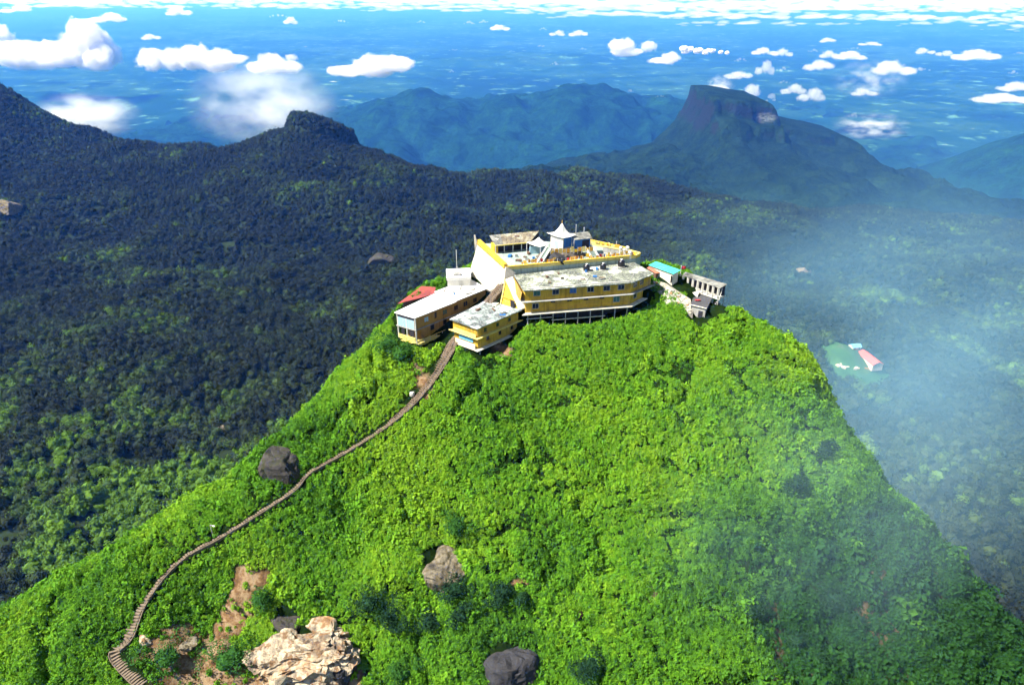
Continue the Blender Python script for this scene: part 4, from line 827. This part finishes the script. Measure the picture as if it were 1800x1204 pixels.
# ------------------------------------------------------------------ stairway down the ridge
def catmull(P, per):
    P = np.array(P); out = []
    Q = np.vstack([2 * P[0] - P[1], P, 2 * P[-1] - P[-2]])
    for i in range(1, len(Q) - 2):
        for k in range(per):
            t = k / per; a, b, c, d = Q[i - 1], Q[i], Q[i + 1], Q[i + 2]
            out.append(.5 * ((2 * b) + (c - a) * t + (2 * a - 5 * b + 4 * c - d) * t * t + (3 * b - a - 3 * c + d) * t ** 3))
    out.append(P[-1]); return np.array(out)
top = [np.array([-3.2, 201.0, 0]), np.array([-7.5, 196.5, 0]), np.array([-12.5, 190, 0]), np.array([-17.5, 183, 0])]
zt = [-4.2, -8.0, -11.8, -15.2]
pts = [np.array([a[0], a[1], z]) for a, z in zip(top, zt)] + [np.array([q[0], q[1], float(hill(q[0], q[1])) + .12]) for q in PW]
cl = catmull(pts, 30); seg = np.linalg.norm(np.diff(cl[:, :2], axis=0), axis=1); cum = np.concatenate([[0], np.cumsum(seg)])
TR = .62; ns = int(cum[-1] / TR); sw_ = empty('stone_stairway', tuple(pts[4]), 'long stone stairway winding down the left ridge from the temple', 'stairway')
sv = np.arange(ns) * TR
CL = np.stack([np.interp(sv, cum, cl[:, i]) for i in range(3)], 1)
def SW(i): return 1.25 + 1.6 * float(sstep(60, 30, i * TR)) + 1.6 * float(sstep(ns - 40, ns - 18, i))
far = MB()
def stepbox(i):
    a = CL[i]; b = CL[min(i + 1, ns - 1)]; d = (b - a) if i < ns - 1 else CL[i] - CL[i - 1]; h = np.array([d[0], d[1], 0]); h /= np.linalg.norm(h); n = np.array([h[1], -h[0], 0])
    w = SW(i) - .3 + .2 * math.sin(i * 1.7); j = .14 * math.sin(i * 12.9)
    return (a - n * (w / 2 + j) - [0, 0, .32], h * TR * .80, n * w, np.array([0, 0, .42 + .08 * math.sin(i * 7.3)]))
near_set = set(range(max(0, ns - 290), ns))
for i in range(ns):
    if i in near_set: MB().box(*stepbox(i)).out('step', M['stone_step'], sw_)
    else: far.box(*stepbox(i))
o = far.out('upper_steps', M['stone_step'], sw_); o['kind'] = 'stuff'
bed = MB(); kb = MB()
Lf = []; Rt = []
for i in range(ns):
    d = CL[min(i + 1, ns - 1)] - CL[max(i - 1, 0)]; h = np.array([d[0], d[1], 0]); h /= np.linalg.norm(h); n = np.array([h[1], -h[0], 0]); w = SW(i)
    Lf.append(CL[i] - n * w / 2); Rt.append(CL[i] + n * w / 2)
for i in range(ns - 1):
    bed.add([Lf[i] - [0, 0, .12], Rt[i] - [0, 0, .12], Rt[i + 1] - [0, 0, .12], Lf[i + 1] - [0, 0, .12], Lf[i] - [0, 0, 1.6], Rt[i] - [0, 0, 1.6], Rt[i + 1] - [0, 0, 1.6], Lf[i + 1] - [0, 0, 1.6]], [(0, 1, 2, 3), (0, 3, 7, 4), (1, 5, 6, 2)])
bed.out('stair_bed', M['stone_riser'], sw_)
for side in (Lf, Rt):
    kb = MB()
    for i in range(0, ns - 1): kb.bar(side[i] + [0, 0, -.05], side[i + 1] + [0, 0, -.05], .2, .3)
    kb.out('kerb', M['stone_step'], sw_)
mr = MB()
for i in range(0, int(52 / TR)): mr.bar(CL[i] + [0, 0, .85], CL[i + 1] + [0, 0, .85], .14, .14)
mr.out('middle_handrail', M['wood'], sw_)
for i in range(0, int(52 / TR), 5): MB().post(CL[i] + [0, 0, -.2], .06, 1.1, 5).out('rail_post', M['wood'], sw_)
q = hit(374, 940); lp = empty('lamp_post', tuple(q), 'grey lamp post standing beside the stairway halfway down the ridge', 'lamp post')
MB().post(q, .12, 3.4, 6).out('post', M['concrete'], lp); MB().bar(q + [0, 0, 3.3], q + [.9, -.3, 3.5], .12, .12).out('arm', M['concrete'], lp); MB().box(q + [.7, -.5, 3.3], (.6, -.2, 0), (.1, .3, 0), (0, 0, .18)).out('lamp_head', M['metalpost'], lp)
q = hit(733, 694); ms_ = empty('marker_stone', tuple(q), 'pale marker stone at the left edge of the stairway bend', 'stone'); v, f = rock_mesh(1, 90, 3); mesh_obj('stone', v * .8 + q + [-1.2, 0, .4], f, M['white'], ms_)

# ------------------------------------------------------------------ single shrubs that stand out from the cover
def shrub(px_, py_, wpx, mat, label, squash=.85, seed=0):
    c = hit(px_, py_); d = proj(*c)[2]; R_ = wpx * d / F / 2
    t = empty('shrub', tuple(c), label, 'shrub', 'single shrubs on the slope')
    mb = MB(); r = np.random.default_rng(seed)
    for k in range(9):
        o3 = r.normal(size=3) * np.array([.5, .5, .25]) * R_; v, f = leafcloud(190, R_ * .58, .42, squash, .35, seed * 11 + k); mb.add(v + o3 + c + [0, 0, R_ * .55], f)
    v, f = blob(R_ * .45, .7, seed, 3); mb.add(np.array(v) + c + [0, 0, R_ * .45], f)
    mb.out('crown', M[mat], t)
    tr = MB(); tr.post(c - [0, 0, .8], .18, .9 + R_ * .5, 6)
    for k in range(4): a = k * 1.57 + seed; tr.bar(c + [0, 0, .2], c + [math.cos(a) * R_ * .4, math.sin(a) * R_ * .4, R_ * .6], .1, .1)
    tr.out('trunk', M['bark'], t)
for k, a in enumerate([(650, 1068, 56, 'shrubdark', 'dark bluish round shrub above the cream rock ledge'), (690, 1095, 44, 'shrubdark', 'second dark shrub right of the cream rock ledge'), (802, 1045, 56, 'shrubdark', 'tall dark green shrub right under the tan boulder'),
                       (812, 1090, 40, 'shrubdark', 'dark shrub below the one under the tan boulder'), (757, 1095, 40, 'shrubdark', 'low dark shrub between the cream ledge and the slate rock'), (880, 1050, 42, 'shrubdark', 'dark shrub above the slate grey rock face'), (918, 1055, 30, 'shrubdark', 'small dark shrub beside the brown patch above the slate rock'),
                       (1035, 1180, 62, 'shrubdark', 'dark round shrub right of the slate grey rock face'), (1400, 856, 44, 'shrubdark', 'dark shrub in the mist on the right slope'), (1450, 797, 34, 'shrubdark', 'small dark shrub near the right edge of the slope'),
                       (1398, 1130, 56, 'shrubdark', 'large dark shrub low on the right slope'), (295, 1165, 66, 'shrublight', 'leafy green shrub right of the lowest stairs'), (405, 1170, 80, 'shrublight', 'big leafy green shrub on the bare soil left of the cream ledge'),
                       (705, 634, 58, 'shrublight', 'rounded green bush at the foot of the long house'), (682, 612, 44, 'shrublight', 'smaller green bush left of the long house foot'), (800, 935, 50, 'shrublight', 'grassy green shrub just above the tan boulder'), (460, 1060, 48, 'shrublight', 'bright green shrub above the left end of the cream ledge'),
                       (1460, 1060, 54, 'shrubdark', 'dark shrub beside the brown gully on the right slope'), (1330, 1075, 40, 'shrubdark', 'dark shrub left of the bare patches on the right slope'), (710, 1190, 46, 'shrublight', 'green shrub at the bottom edge left of the slate rock')]):
    shrub(*a, .85, k + 3)

# ------------------------------------------------------------------ hamlet in the clearing below on the right, far hut
cl_m, nt, bs = newmat('clearing_grass'); nt.links.new(ramp(nt, nz(nt, .08, 5, .6, 'World'), [(.3, (.012, .055, .012)), (.6, (.03, .10, .02)), (.8, (.09, .11, .04))]), bs.inputs['Base Color'])
gx = np.linspace(-1, 1, 15); cvs = []; cfs = []
for r_ in range(9):
    for k in range(28):
        a = 6.28318 * k / 28; rad = r_ / 8 * (1 + .16 * math.sin(a * 3) + .12 * math.sin(a * 7 + 1)); x_ = HOUSE[0] - 4 + 66 * HK * rad * math.cos(a); y_ = HOUSE[1] + 66 * HK * rad * math.sin(a); cvs.append((x_, y_, float(valley(x_, y_)) + .6))
for r_ in range(8):
    for k in range(28): cfs.append((r_ * 28 + k, (r_ + 1) * 28 + k, (r_ + 1) * 28 + (k + 1) % 28, r_ * 28 + (k + 1) % 28))
o = mesh_obj('grass_clearing', cvs, cfs, cl_m, None, True); o['kind'] = 'structure'
def vh(px_, py_): return hit(px_, py_, lambda a, b: valley(a, b) + .6, 300, 2500, 3000)
def hut(name, px_, py_, L_, W_, h, roof, wall, ang, label, windows=3, group=None):
    c = vh(px_, py_); t = empty(name, tuple(c), label, 'building', group); ca, sa = math.cos(ang), math.sin(ang); u = np.array([ca, sa, 0]); n = np.array([sa, -ca, 0]); Z = np.array([0, 0, 1.0]); o0 = c - u * L_ / 2 - n * W_ / 2
    a = [o0, o0 + n * W_, o0 + n * W_ + u * L_, o0 + u * L_]
    MB().box(o0 - Z * 3, u * L_, n * W_, Z * (h + 3)).out('wall', M[wall], t)
    ov = .6; r0 = h + W_ * .28
    for s in (1, -1):
        e = c + n * s * (W_ / 2 + ov) + Z * (h - .15); rg = c + Z * r0; q = [e - u * (L_ / 2 + ov), e + u * (L_ / 2 + ov), rg + u * (L_ / 2 + ov), rg - u * (L_ / 2 + ov)]
        if s < 0: q = q[::-1]
        MB().slab([p_ + Z * .12 for p_ in q], .12).out('roof', M[roof], t)
    for s in (-1, 1): e = c + u * s * L_ / 2; mesh_obj('gable', [e - n * W_ / 2 + Z * h, e + n * W_ / 2 + Z * h, e + Z * (r0 - .1), e - n * W_ / 2 + Z * h - u * s * .2, e + n * W_ / 2 + Z * h - u * s * .2, e + Z * (r0 - .1) - u * s * .2], [(0, 1, 2), (5, 4, 3), (0, 3, 4, 1), (1, 4, 5, 2), (2, 5, 3, 0)], M[wall], t)
    for k in range(windows): window(t, (o0 + n * W_)[:2], (o0 + n * W_ + u * L_)[:2], L_ * (k + .5) / windows, 1.2, c[2] + 1.0, 1.3, 'glass', 'concrete')
    return t
hut('red_roof_house', 1528, 636, 46 * HK, 20 * HK, 7 * HK, 'roof_red2', 'cream', math.radians(99), 'long pale house with bright red roof in the clearing below', 4)
hut('blue_roof_shed', 1502, 612, 17 * HK, 13 * HK, 5 * HK, 'blueroof', 'cream', math.radians(10), 'small shed with light blue roof in the clearing behind the red roofed house', 2)
yd = [vh(*q_) for q_ in ((1513, 620), (1520, 648), (1529, 650), (1518, 617))]
o = MB().slab([np.array(q_) + [0, 0, .25] for q_ in yd], .6).out('courtyard', M['soil']); o['kind'] = 'structure'
rb = random.Random(4)
for k, (px_, py_, l) in enumerate(((1474, 643, 'left pale ruined wall in the clearing'), (1484, 646, 'second pale ruined wall beside the leftmost ruin in the clearing'), (1503, 648, 'pale ruined wall nearest the red roofed house'))):
    c = vh(px_, py_); t = empty('ruined_wall', tuple(c), l, 'ruin', 'pale ruins in the clearing')
    for j in range(6): q = c + np.array([rb.uniform(-3, 3), rb.uniform(-2, 2), -.5]); MB().box(q, (rb.uniform(1.2, 3), rb.uniform(-.6, .6), 0), (rb.uniform(-.3, .3), rb.uniform(.6, 1.4), 0), (0, 0, rb.uniform(1.2, 2.6))).out('block', M[rb.choice(['white', 'cream', 'white'])], t)
hut('red_roof_hut', 1072, 389, 15, 8, 4.5, 'roof_red2', 'cream', .1, 'tiny red roofed hut alone in the forest behind the temple', 2)
for px_, py_, w, mat, l in ((390, 757, 24, 'rock_tan', 'small tan bare rock in the green forest left of the ridge'), (15, 372, 46, 'rock_tan', 'brown rock slab in the dark forest at the left edge'), (668, 468, 50, 'rock_dark', 'dark rock cliff among trees left of the temple'), (1412, 482, 26, 'rock_tan', 'strip of pale bare rock in the forest right of the temple')):
    c = vh(px_, py_); d = proj(*c)[2]; R_ = w * d / F / 2; v, f = rock_mesh(1, int(px_) % 97, 4); o = mesh_obj('rock', v * np.array([R_, R_ * .8, R_ * .55]), f, M[mat], None, False); o.location = c + [0, 0, R_ * .35]; tag(o, l, 'rock')

# ------------------------------------------------------------------ clouds over the plain
m, nt, bs = newmat('cumulus'); M['cloud'] = m
df = nt.nodes.new('ShaderNodeBsdfDiffuse'); df.inputs[0].default_value = (.92, .92, .92, 1); tl_ = nt.nodes.new('ShaderNodeBsdfTranslucent'); tl_.inputs[0].default_value = (.9, .9, .9, 1)
mx = nt.nodes.new('ShaderNodeMixShader'); mx.inputs[0].default_value = .4; nt.links.new(df.outputs[0], mx.inputs[1]); nt.links.new(tl_.outputs[0], mx.inputs[2]); nt.links.new(mx.outputs[0], nt.nodes['Material Output'].inputs[0]); nt.nodes.remove(bs)
ICO = {}
for s_ in (2, 3, 4):
    bm = bmesh.new(); bmesh.ops.create_icosphere(bm, subdivisions=s_, radius=1); ICO[s_] = (np.array([q.co[:] for q in bm.verts]), np.array([[q.index for q in p_.verts] for p_ in bm.faces])); bm.free()
def cumulus(px_, py_, wpx, hpx, label, group=None, n=14, zb=-900, seed=0, sub=3, shape=None, into=None, stretch=1.15):
    """heap of billows on a flat base; px,py is the middle of the base, sizes in photo pixels at that distance"""
    c = atz(px_, py_, zb); d = proj(*c)[2]; k = d / F; Wd, Hd = wpx * k, hpx * k / math.cos(math.radians(5)); r = np.random.default_rng(seed + 500); V = []; Fc = []; off = 0
    for i in range(n):
        t = (i + r.uniform(.1, .9)) / n * 2 - 1; prof_ = shape(t) if shape else (1 - abs(t) ** 1.7) * r.uniform(.55, 1.0)
        lv = r.random() ** .8; R_ = Hd * (.16 + .30 * prof_ * (1 - .45 * lv)) ; R_ = max(R_, Hd * .10)
        pos = np.array([t * Wd / 2 * .93, r.uniform(-.5, .5) * Wd * .35, min(Hd * prof_ * lv, max(Hd * prof_ - R_, 0)) + R_ * .3])
        vv, ff = ICO[sub]; q = vv * np.array([stretch, 1.15, .95])
        nn = fbm(vv[:, 0] * 1.8 + i * 5.1 + vv[:, 2] * 1.3, vv[:, 1] * 1.8 + i * 2.3 - vv[:, 2] * 1.1, 5, seed + i)
        q = q * (1 + nn * .95)[:, None] * R_ + pos; q[:, 2] = np.where(q[:, 2] < 0, q[:, 2] * .25, q[:, 2]); V.append(q); Fc.append(ff + off); off += len(vv)
    V = np.concatenate(V); Fc = np.concatenate(Fc)
    if into is not None: into.add(V + c, [tuple(q) for q in Fc]); return
    o = mesh_obj('cumulus_cloud', V, Fc, M['cloud'], None, True); o.location = c; tag(o, label, 'cloud', group)
def billow(px_, py_, wpx, hpx, lobes, label, group=None, seed=0, zb=-900, dens=.013, ns=2.6, y=None):
    """one cumulus as a closed body of vapour; lobes are (x, z, rx, rz) in half widths, base at the bottom"""
    c = atz(px_, py_ - hpx / 2, zb) if y is None else aty(px_, py_ - hpx / 2, y); k = proj(*c)[2] / F; rx, rz = wpx * k / 2 * 1.12, hpx * k / 2 * 1.15; asp = rz / rx
    bm = bmesh.new(); bmesh.ops.create_cube(bm, size=2); me = bpy.data.meshes.new('cumulus_cloud'); bm.to_mesh(me); bm.free()
    m = bpy.data.materials.new('cumulus_vapour'); m.use_nodes = True; nt = m.node_tree; nt.nodes.clear(); L = nt.links.new
    def mth(op, a, b=None, c_=None):
        n = nt.nodes.new('ShaderNodeMath'); n.operation = op
        for i, q in enumerate((a, b, c_)):
            if q is None: continue
            if hasattr(q, 'is_output'): L(q, n.inputs[i])
            else: n.inputs[i].default_value = q
        return n.outputs[0]
    out = nt.nodes.new('ShaderNodeOutputMaterial'); pv = nt.nodes.new('ShaderNodeVolumePrincipled'); tc = nt.nodes.new('ShaderNodeTexCoord'); sp = nt.nodes.new('ShaderNodeSeparateXYZ'); L(tc.outputs['Object'], sp.inputs[0])
    best = None
    for (lx, lz, lrx, lrz) in lobes:
        a = mth('DIVIDE', mth('SUBTRACT', sp.outputs[0], lx), lrx); b = mth('DIVIDE', mth('SUBTRACT', sp.outputs[2], lz), lrz); d = mth('DIVIDE', sp.outputs[1], .8)
        q = mth('SUBTRACT', 1.0, mth('SQRT', mth('ADD', mth('ADD', mth('MULTIPLY', a, a), mth('MULTIPLY', b, b)), mth('MULTIPLY', d, d))))
        best = q if best is None else mth('MAXIMUM', best, q)
    mp = nt.nodes.new('ShaderNodeMapping'); mp.inputs['Location'].default_value = (seed * 3.1, seed * 1.7, seed * .9); mp.inputs['Scale'].default_value = (1, 1, max(asp, .35)); L(tc.outputs['Object'], mp.inputs[0])
    n = nt.nodes.new('ShaderNodeTexNoise'); n.inputs['Scale'].default_value = ns; n.inputs['Detail'].default_value = 5; n.inputs['Roughness'].default_value = .55; L(mp.outputs[0], n.inputs['Vector'])
    f = mth('ADD', best, mth('MULTIPLY', mth('SUBTRACT', n.outputs['Fac'], .5), 1.5)); f = mth('SUBTRACT', f, .10)
    flat = nt.nodes.new('ShaderNodeMapRange'); L(sp.outputs[2], flat.inputs[0]); flat.inputs[1].default_value = -.95; flat.inputs[2].default_value = -.70; flat.interpolation_type = 'SMOOTHSTEP'
    f = mth('MULTIPLY', mth('MINIMUM', mth('MAXIMUM', mth('MULTIPLY', f, 6.0), 0.0), 1.0), flat.outputs[0])
    L(mth('MULTIPLY', f, dens), pv.inputs['Density']); pv.inputs['Color'].default_value = (1, 1, 1, 1); pv.inputs['Absorption Color'].default_value = (1, 1, 1, 1)
    L(pv.outputs[0], out.inputs['Volume']); me.materials.append(m)
    o = link(bpy.data.objects.new('cumulus_cloud', me)); o.location = c; o.scale = (rx, rx * .6, rz); tag(o, label, 'cloud', group)
G1 = 'large white clouds over the plain'
billow(95, 120, 200, 76, [(-.6, -.35, .5, .55), (0, -.3, .6, .6), (.5, .05, .34, .95), (.72, -.4, .3, .6)], 'large tall white cumulus cloud at the far left above the dark ridge', G1, 1)
billow(-2, 86, 56, 44, [(0, 0, .9, .9)], 'rounded white cloud cut by the left picture edge', G1, 2)
billow(284, 126, 92, 46, [(-.35, -.1, .6, .8), (.4, -.1, .55, .75)], 'left half of the white double cloud right of the tall cumulus', G1, 3)
billow(366, 128, 116, 48, [(-.35, .0, .55, .9), (.2, -.1, .6, .75), (.75, .0, .35, .3)], 'right half of the white double cloud with a thin tail', G1, 4)
billow(480, 133, 96, 38, [(0, 0, .5, .9), (-.5, -.2, .5, .5), (.5, -.2, .5, .5)], 'ragged white cloud above the blue grey mist', G1, 5)
billow(512, 110, 24, 15, [(0, 0, .9, .9)], 'tiny round cloud above the ragged white cloud', None, 6)
billow(652, 138, 140, 42, [(-.45, -.3, .6, .45), (.1, 0, .5, .85), (.6, .15, .4, .6)], 'isolated white cloud with pointed left end right of the ragged cloud', G1, 7)
billow(1100, 101, 66, 34, [(-.2, .2, .7, .7), (.1, -.4, .9, .4)], 'layered white cloud above the gap left of the mesa', G1, 8)
billow(1140, 92, 32, 20, [(0, 0, .9, .9)], 'small rounded cloud touching the layered cloud on its right', None, 9)
billow(1172, 114, 66, 22, [(.2, 0, .45, .9), (-.3, -.3, .7, .45)], 'low spreading cloud right below the layered cloud', None, 10)
cumulus(1234, 95, 90, 14, 'long thin cloud streak above the mesa', None, 12, seed=11, shape=lambda t: .9 - .6 * (t + 1) / 2)
small = [  # place, width, height, label
 (190, 39, 48, 12, 'small cloud above the tall cumulus at the left'), (315, 27, 36, 10, 'small cloud high above the double cloud'), (30, 22, 40, 9, 'small faint cloud near the top left corner'), (265, 70, 26, 8, 'little cloud between the double cloud and the small cloud above it'),
 (880, 53, 28, 8, 'small cloud above the peak of the blue hill range'), (1015, 64, 26, 8, 'small cloud left above the layered cloud'), (980, 63, 22, 7, 'left of two small neighbouring clouds left of the layered cloud'), (1300, 138, 40, 11, 'flat cloud just above the mesa top'), (1345, 96, 34, 9, 'first small cloud right of the long cloud streak'),
 (1376, 98, 26, 10, 'second small cloud right of the long cloud streak'), (1440, 123, 42, 14, 'arched cloud right above the mesa'), (1456, 102, 26, 10, 'left one of two touching clouds above the arched cloud'), (1495, 104, 46, 11, 'right one of two touching clouds above the arched cloud'), (1570, 130, 58, 18, 'bright cloud with trailing wisps under it on the right'),
 (1626, 95, 26, 8, 'small cloud above and right of the cloud with trailing wisps'), (1660, 98, 24, 8, 'small cloud left of the broad right cloud'), (1718, 105, 62, 14, 'broad cloud near the upper right'), (1785, 160, 50, 12, 'upper of two clouds cut by the right picture edge'), (1770, 180, 80, 12, 'lower long cloud reaching the right picture edge'),
 (1395, 165, 34, 13, 'small cloud right of the mesa top'), (1425, 177, 36, 17, 'rounder cloud just below the one right of the mesa top'), (1520, 168, 36, 10, 'small bright cloud at the foot of the vertical wisps'), (1255, 160, 40, 10, 'low cloud lying directly behind the left corner of the mesa top'), (1315, 170, 36, 16, 'cloud puff behind the right corner of the mesa top'),
 (1345, 130, 24, 18, 'curled little cloud above the right corner of the mesa'), (1455, 75, 24, 6, 'topmost small cloud above the two touching clouds'), (1530, 80, 30, 5, 'thin flat cloud high above the cloud with trailing wisps'), (510, 42, 22, 9, 'small bright cloud straight above the ragged cloud near the top')]
for k, (a, b, w, h, l) in enumerate(small):
    r6 = random.Random(k); billow(a, b + h * .2, w * 1.25, h * 1.5, [(r6.uniform(-.3, .3), r6.uniform(-.1, .2), .6, .8), (r6.uniform(-.7, -.4), -.3, .5, .5), (r6.uniform(.4, .7), r6.uniform(-.4, 0), .5, .5)], l, 'small white clouds over the distant plain', 20 + k, zb=-900 if b < 140 else (-980 if b > 155 else -940), ns=3.4, dens=.0075)
far = MB(); r5 = random.Random(5)
for k, (a, b, w, h) in enumerate([(128, 36, 18, 7), (825, 43, 20, 7), (850, 41, 22, 6), (740, 41, 18, 5), (951, 83, 16, 5), (975, 115, 16, 6), (1025, 88, 14, 5), (955, 54, 16, 5), (795, 128, 14, 5), (490, 31, 40, 6), (1300, 108, 24, 8), (1430, 92, 22, 6), (1500, 88, 24, 6), (1790, 96, 20, 6), (1378, 147, 24, 7), (1375, 126, 24, 8), (1780, 130, 20, 8), (1355, 178, 18, 14), (1620, 125, 36, 8), (1500, 206, 18, 9), (1235, 182, 14, 6), (1108, 162, 12, 6), (1160, 172, 20, 5), (800, 90, 26, 4), (690, 103, 40, 5), (600, 40, 30, 5), (900, 92, 12, 4)]):
    cumulus(a, b, w, h, None, None, 5, zb=-900 if b < 140 else -960, seed=300 + k, sub=2, into=far)
for k in range(240):  # flat clouds added to whiten the haze near the horizon
    a = r5.uniform(-200, 2000); b = -14 + 30 * r5.random() ** 1.8 + 52 * max(0, (a - 600) / 1200) * r5.random(); cumulus(a, b, r5.uniform(140, 420), r5.uniform(5, 12), None, None, 14, zb=-900, seed=100 + k, sub=2, into=far, stretch=5.0)
cb = bpy.data.materials.new('cloud_bank_vapour'); cb.use_nodes = True; cb.node_tree.nodes.clear(); q1 = cb.node_tree.nodes.new('ShaderNodeOutputMaterial'); q2 = cb.node_tree.nodes.new('ShaderNodeVolumePrincipled')
q2.inputs['Density'].default_value = .005; q2.inputs['Color'].default_value = (1, 1, 1, 1); q2.inputs['Absorption Color'].default_value = (1, 1, 1, 1); cb.node_tree.links.new(q2.outputs[0], q1.inputs['Volume'])
o = far.out('cloud_bank', cb, None, True); tag(o, 'far bank of white cloud thickened to whiten the horizon haze, and tiny scattered cloudlets', 'clouds', kind='stuff')

# soft mist: closed ellipsoids filled with uneven vapour
def mist(name, c, rad, dens, label, seed, nscale=1.6, thr=.35, tint=(.92, .96, 1), rot=0, kind='stuff', soft=.3):
    bm = bmesh.new(); bmesh.ops.create_icosphere(bm, subdivisions=3, radius=1); me = bpy.data.meshes.new(name); bm.to_mesh(me); bm.free()
    m = bpy.data.materials.new(name + '_vapour'); m.use_nodes = True; nt = m.node_tree; nt.nodes.clear()
    out = nt.nodes.new('ShaderNodeOutputMaterial'); pv = nt.nodes.new('ShaderNodeVolumePrincipled'); tc = nt.nodes.new('ShaderNodeTexCoord')
    ln = nt.nodes.new('ShaderNodeVectorMath'); ln.operation = 'LENGTH'; nt.links.new(tc.outputs['Object'], ln.inputs[0])
    fo = nt.nodes.new('ShaderNodeMapRange'); fo.interpolation_type = 'SMOOTHSTEP'; nt.links.new(ln.outputs['Value'], fo.inputs[0]); fo.inputs[1].default_value = 1.0; fo.inputs[2].default_value = .1; fo.inputs[3].default_value = 0; fo.inputs[4].default_value = 1
    mp = nt.nodes.new('ShaderNodeMapping'); mp.inputs['Location'].default_value = (seed * 3.7, seed * 1.3, seed * .7); nt.links.new(tc.outputs['Object'], mp.inputs[0])
    n = nt.nodes.new('ShaderNodeTexNoise'); n.inputs['Scale'].default_value = nscale; n.inputs['Detail'].default_value = 4; n.inputs['Roughness'].default_value = .55; nt.links.new(mp.outputs[0], n.inputs['Vector'])
    ad = nt.nodes.new('ShaderNodeMath'); ad.operation = 'MULTIPLY'; nt.links.new(fo.outputs[0], ad.inputs[0])
    n2 = nt.nodes.new('ShaderNodeMapRange'); nt.links.new(n.outputs['Fac'], n2.inputs[0]); n2.inputs[1].default_value = thr; n2.inputs[2].default_value = thr + soft; n2.inputs[3].default_value = 0; n2.inputs[4].default_value = 1
    nt.links.new(n2.outputs[0], ad.inputs[1]); mu = nt.nodes.new('ShaderNodeMath'); mu.operation = 'MULTIPLY'; nt.links.new(ad.outputs[0], mu.inputs[0]); mu.inputs[1].default_value = dens
    nt.links.new(mu.outputs[0], pv.inputs['Density']); pv.inputs['Color'].default_value = (*tint, 1); pv.inputs['Absorption Color'].default_value = (1, 1, 1, 1); pv.inputs['Anisotropy'].default_value = 0
    nt.links.new(pv.outputs[0], out.inputs['Volume']); me.materials.append(m)
    o = link(bpy.data.objects.new(name, me)); o.location = c; o.scale = rad; o.rotation_euler = (0, 0, rot); tag(o, label, 'mist', kind=kind); return o
mist('mist', aty(1730, 610, 270), (205, 150, 120), .0046, 'pale blue mist drifting over the right valley beside the slope', 1, 2.0, .36, (.30, .70, 1.0))
mist('mist', aty(1500, 900, 118), (60, 34, 55),   .0044, 'thin veil of mist lying over the lower right slope', 2, 2.2, .36, (.50, .84, 1.0))
mist('mist', aty(150, 205, 3100), (250, 200, 110), .014, 'soft white mist bank behind the dark left ridge', 3, 2.0, .40, soft=.2)
mist('mist', aty(462, 185, 4200), (480, 300, 280), .0085, 'broad grey white mist rising left of the knob hill', 4, 1.9, .42, soft=.2)
mist('mist', aty(1530, 222, 5200), (320, 200, 110), .016, 'wispy low cloud right of the mesa shoulder', 5, 2.6, .50, soft=.2)
mist('mist', aty(1345, 208, 4300), (95, 60, 40), .02, 'thin wisp crossing the right side of the mesa', 6, 2.6, .48, soft=.2)
mist('mist', aty(1265, 150, 5000), (120, 80, 85), .02, 'small puff of mist just behind the mesa top', 7, 2.4, .46, soft=.2)
mist('mist', aty(1530, 140, 9000), (520, 300, 270), .006, 'faint vertical wisps above the right part of the plain', 8, 2.8, .50, soft=.2)

# ------------------------------------------------------------------ haze: the air itself
hm = bpy.data.materials.new('haze_air'); hm.use_nodes = True; nt = hm.node_tree; nt.nodes.clear(); out = nt.nodes.new('ShaderNodeOutputMaterial'); pv = nt.nodes.new('ShaderNodeVolumePrincipled')
pv.inputs['Color'].default_value = (.058, .25, 1.0, 1); pv.inputs['Absorption Color'].default_value = (1, 1, 1, 1); pv.inputs['Density'].default_value = 4.3e-5; pv.inputs['Anisotropy'].default_value = 0
nt.links.new(pv.outputs[0], out.inputs['Volume'])
o = MB().box((-200000, -6000, -1850), (400000, 0, 0), (0, 246000, 0), (0, 0, 1960)).out('haze', hm); tag(o, 'blue haze filling the air down to the plain', 'haze', kind='stuff')
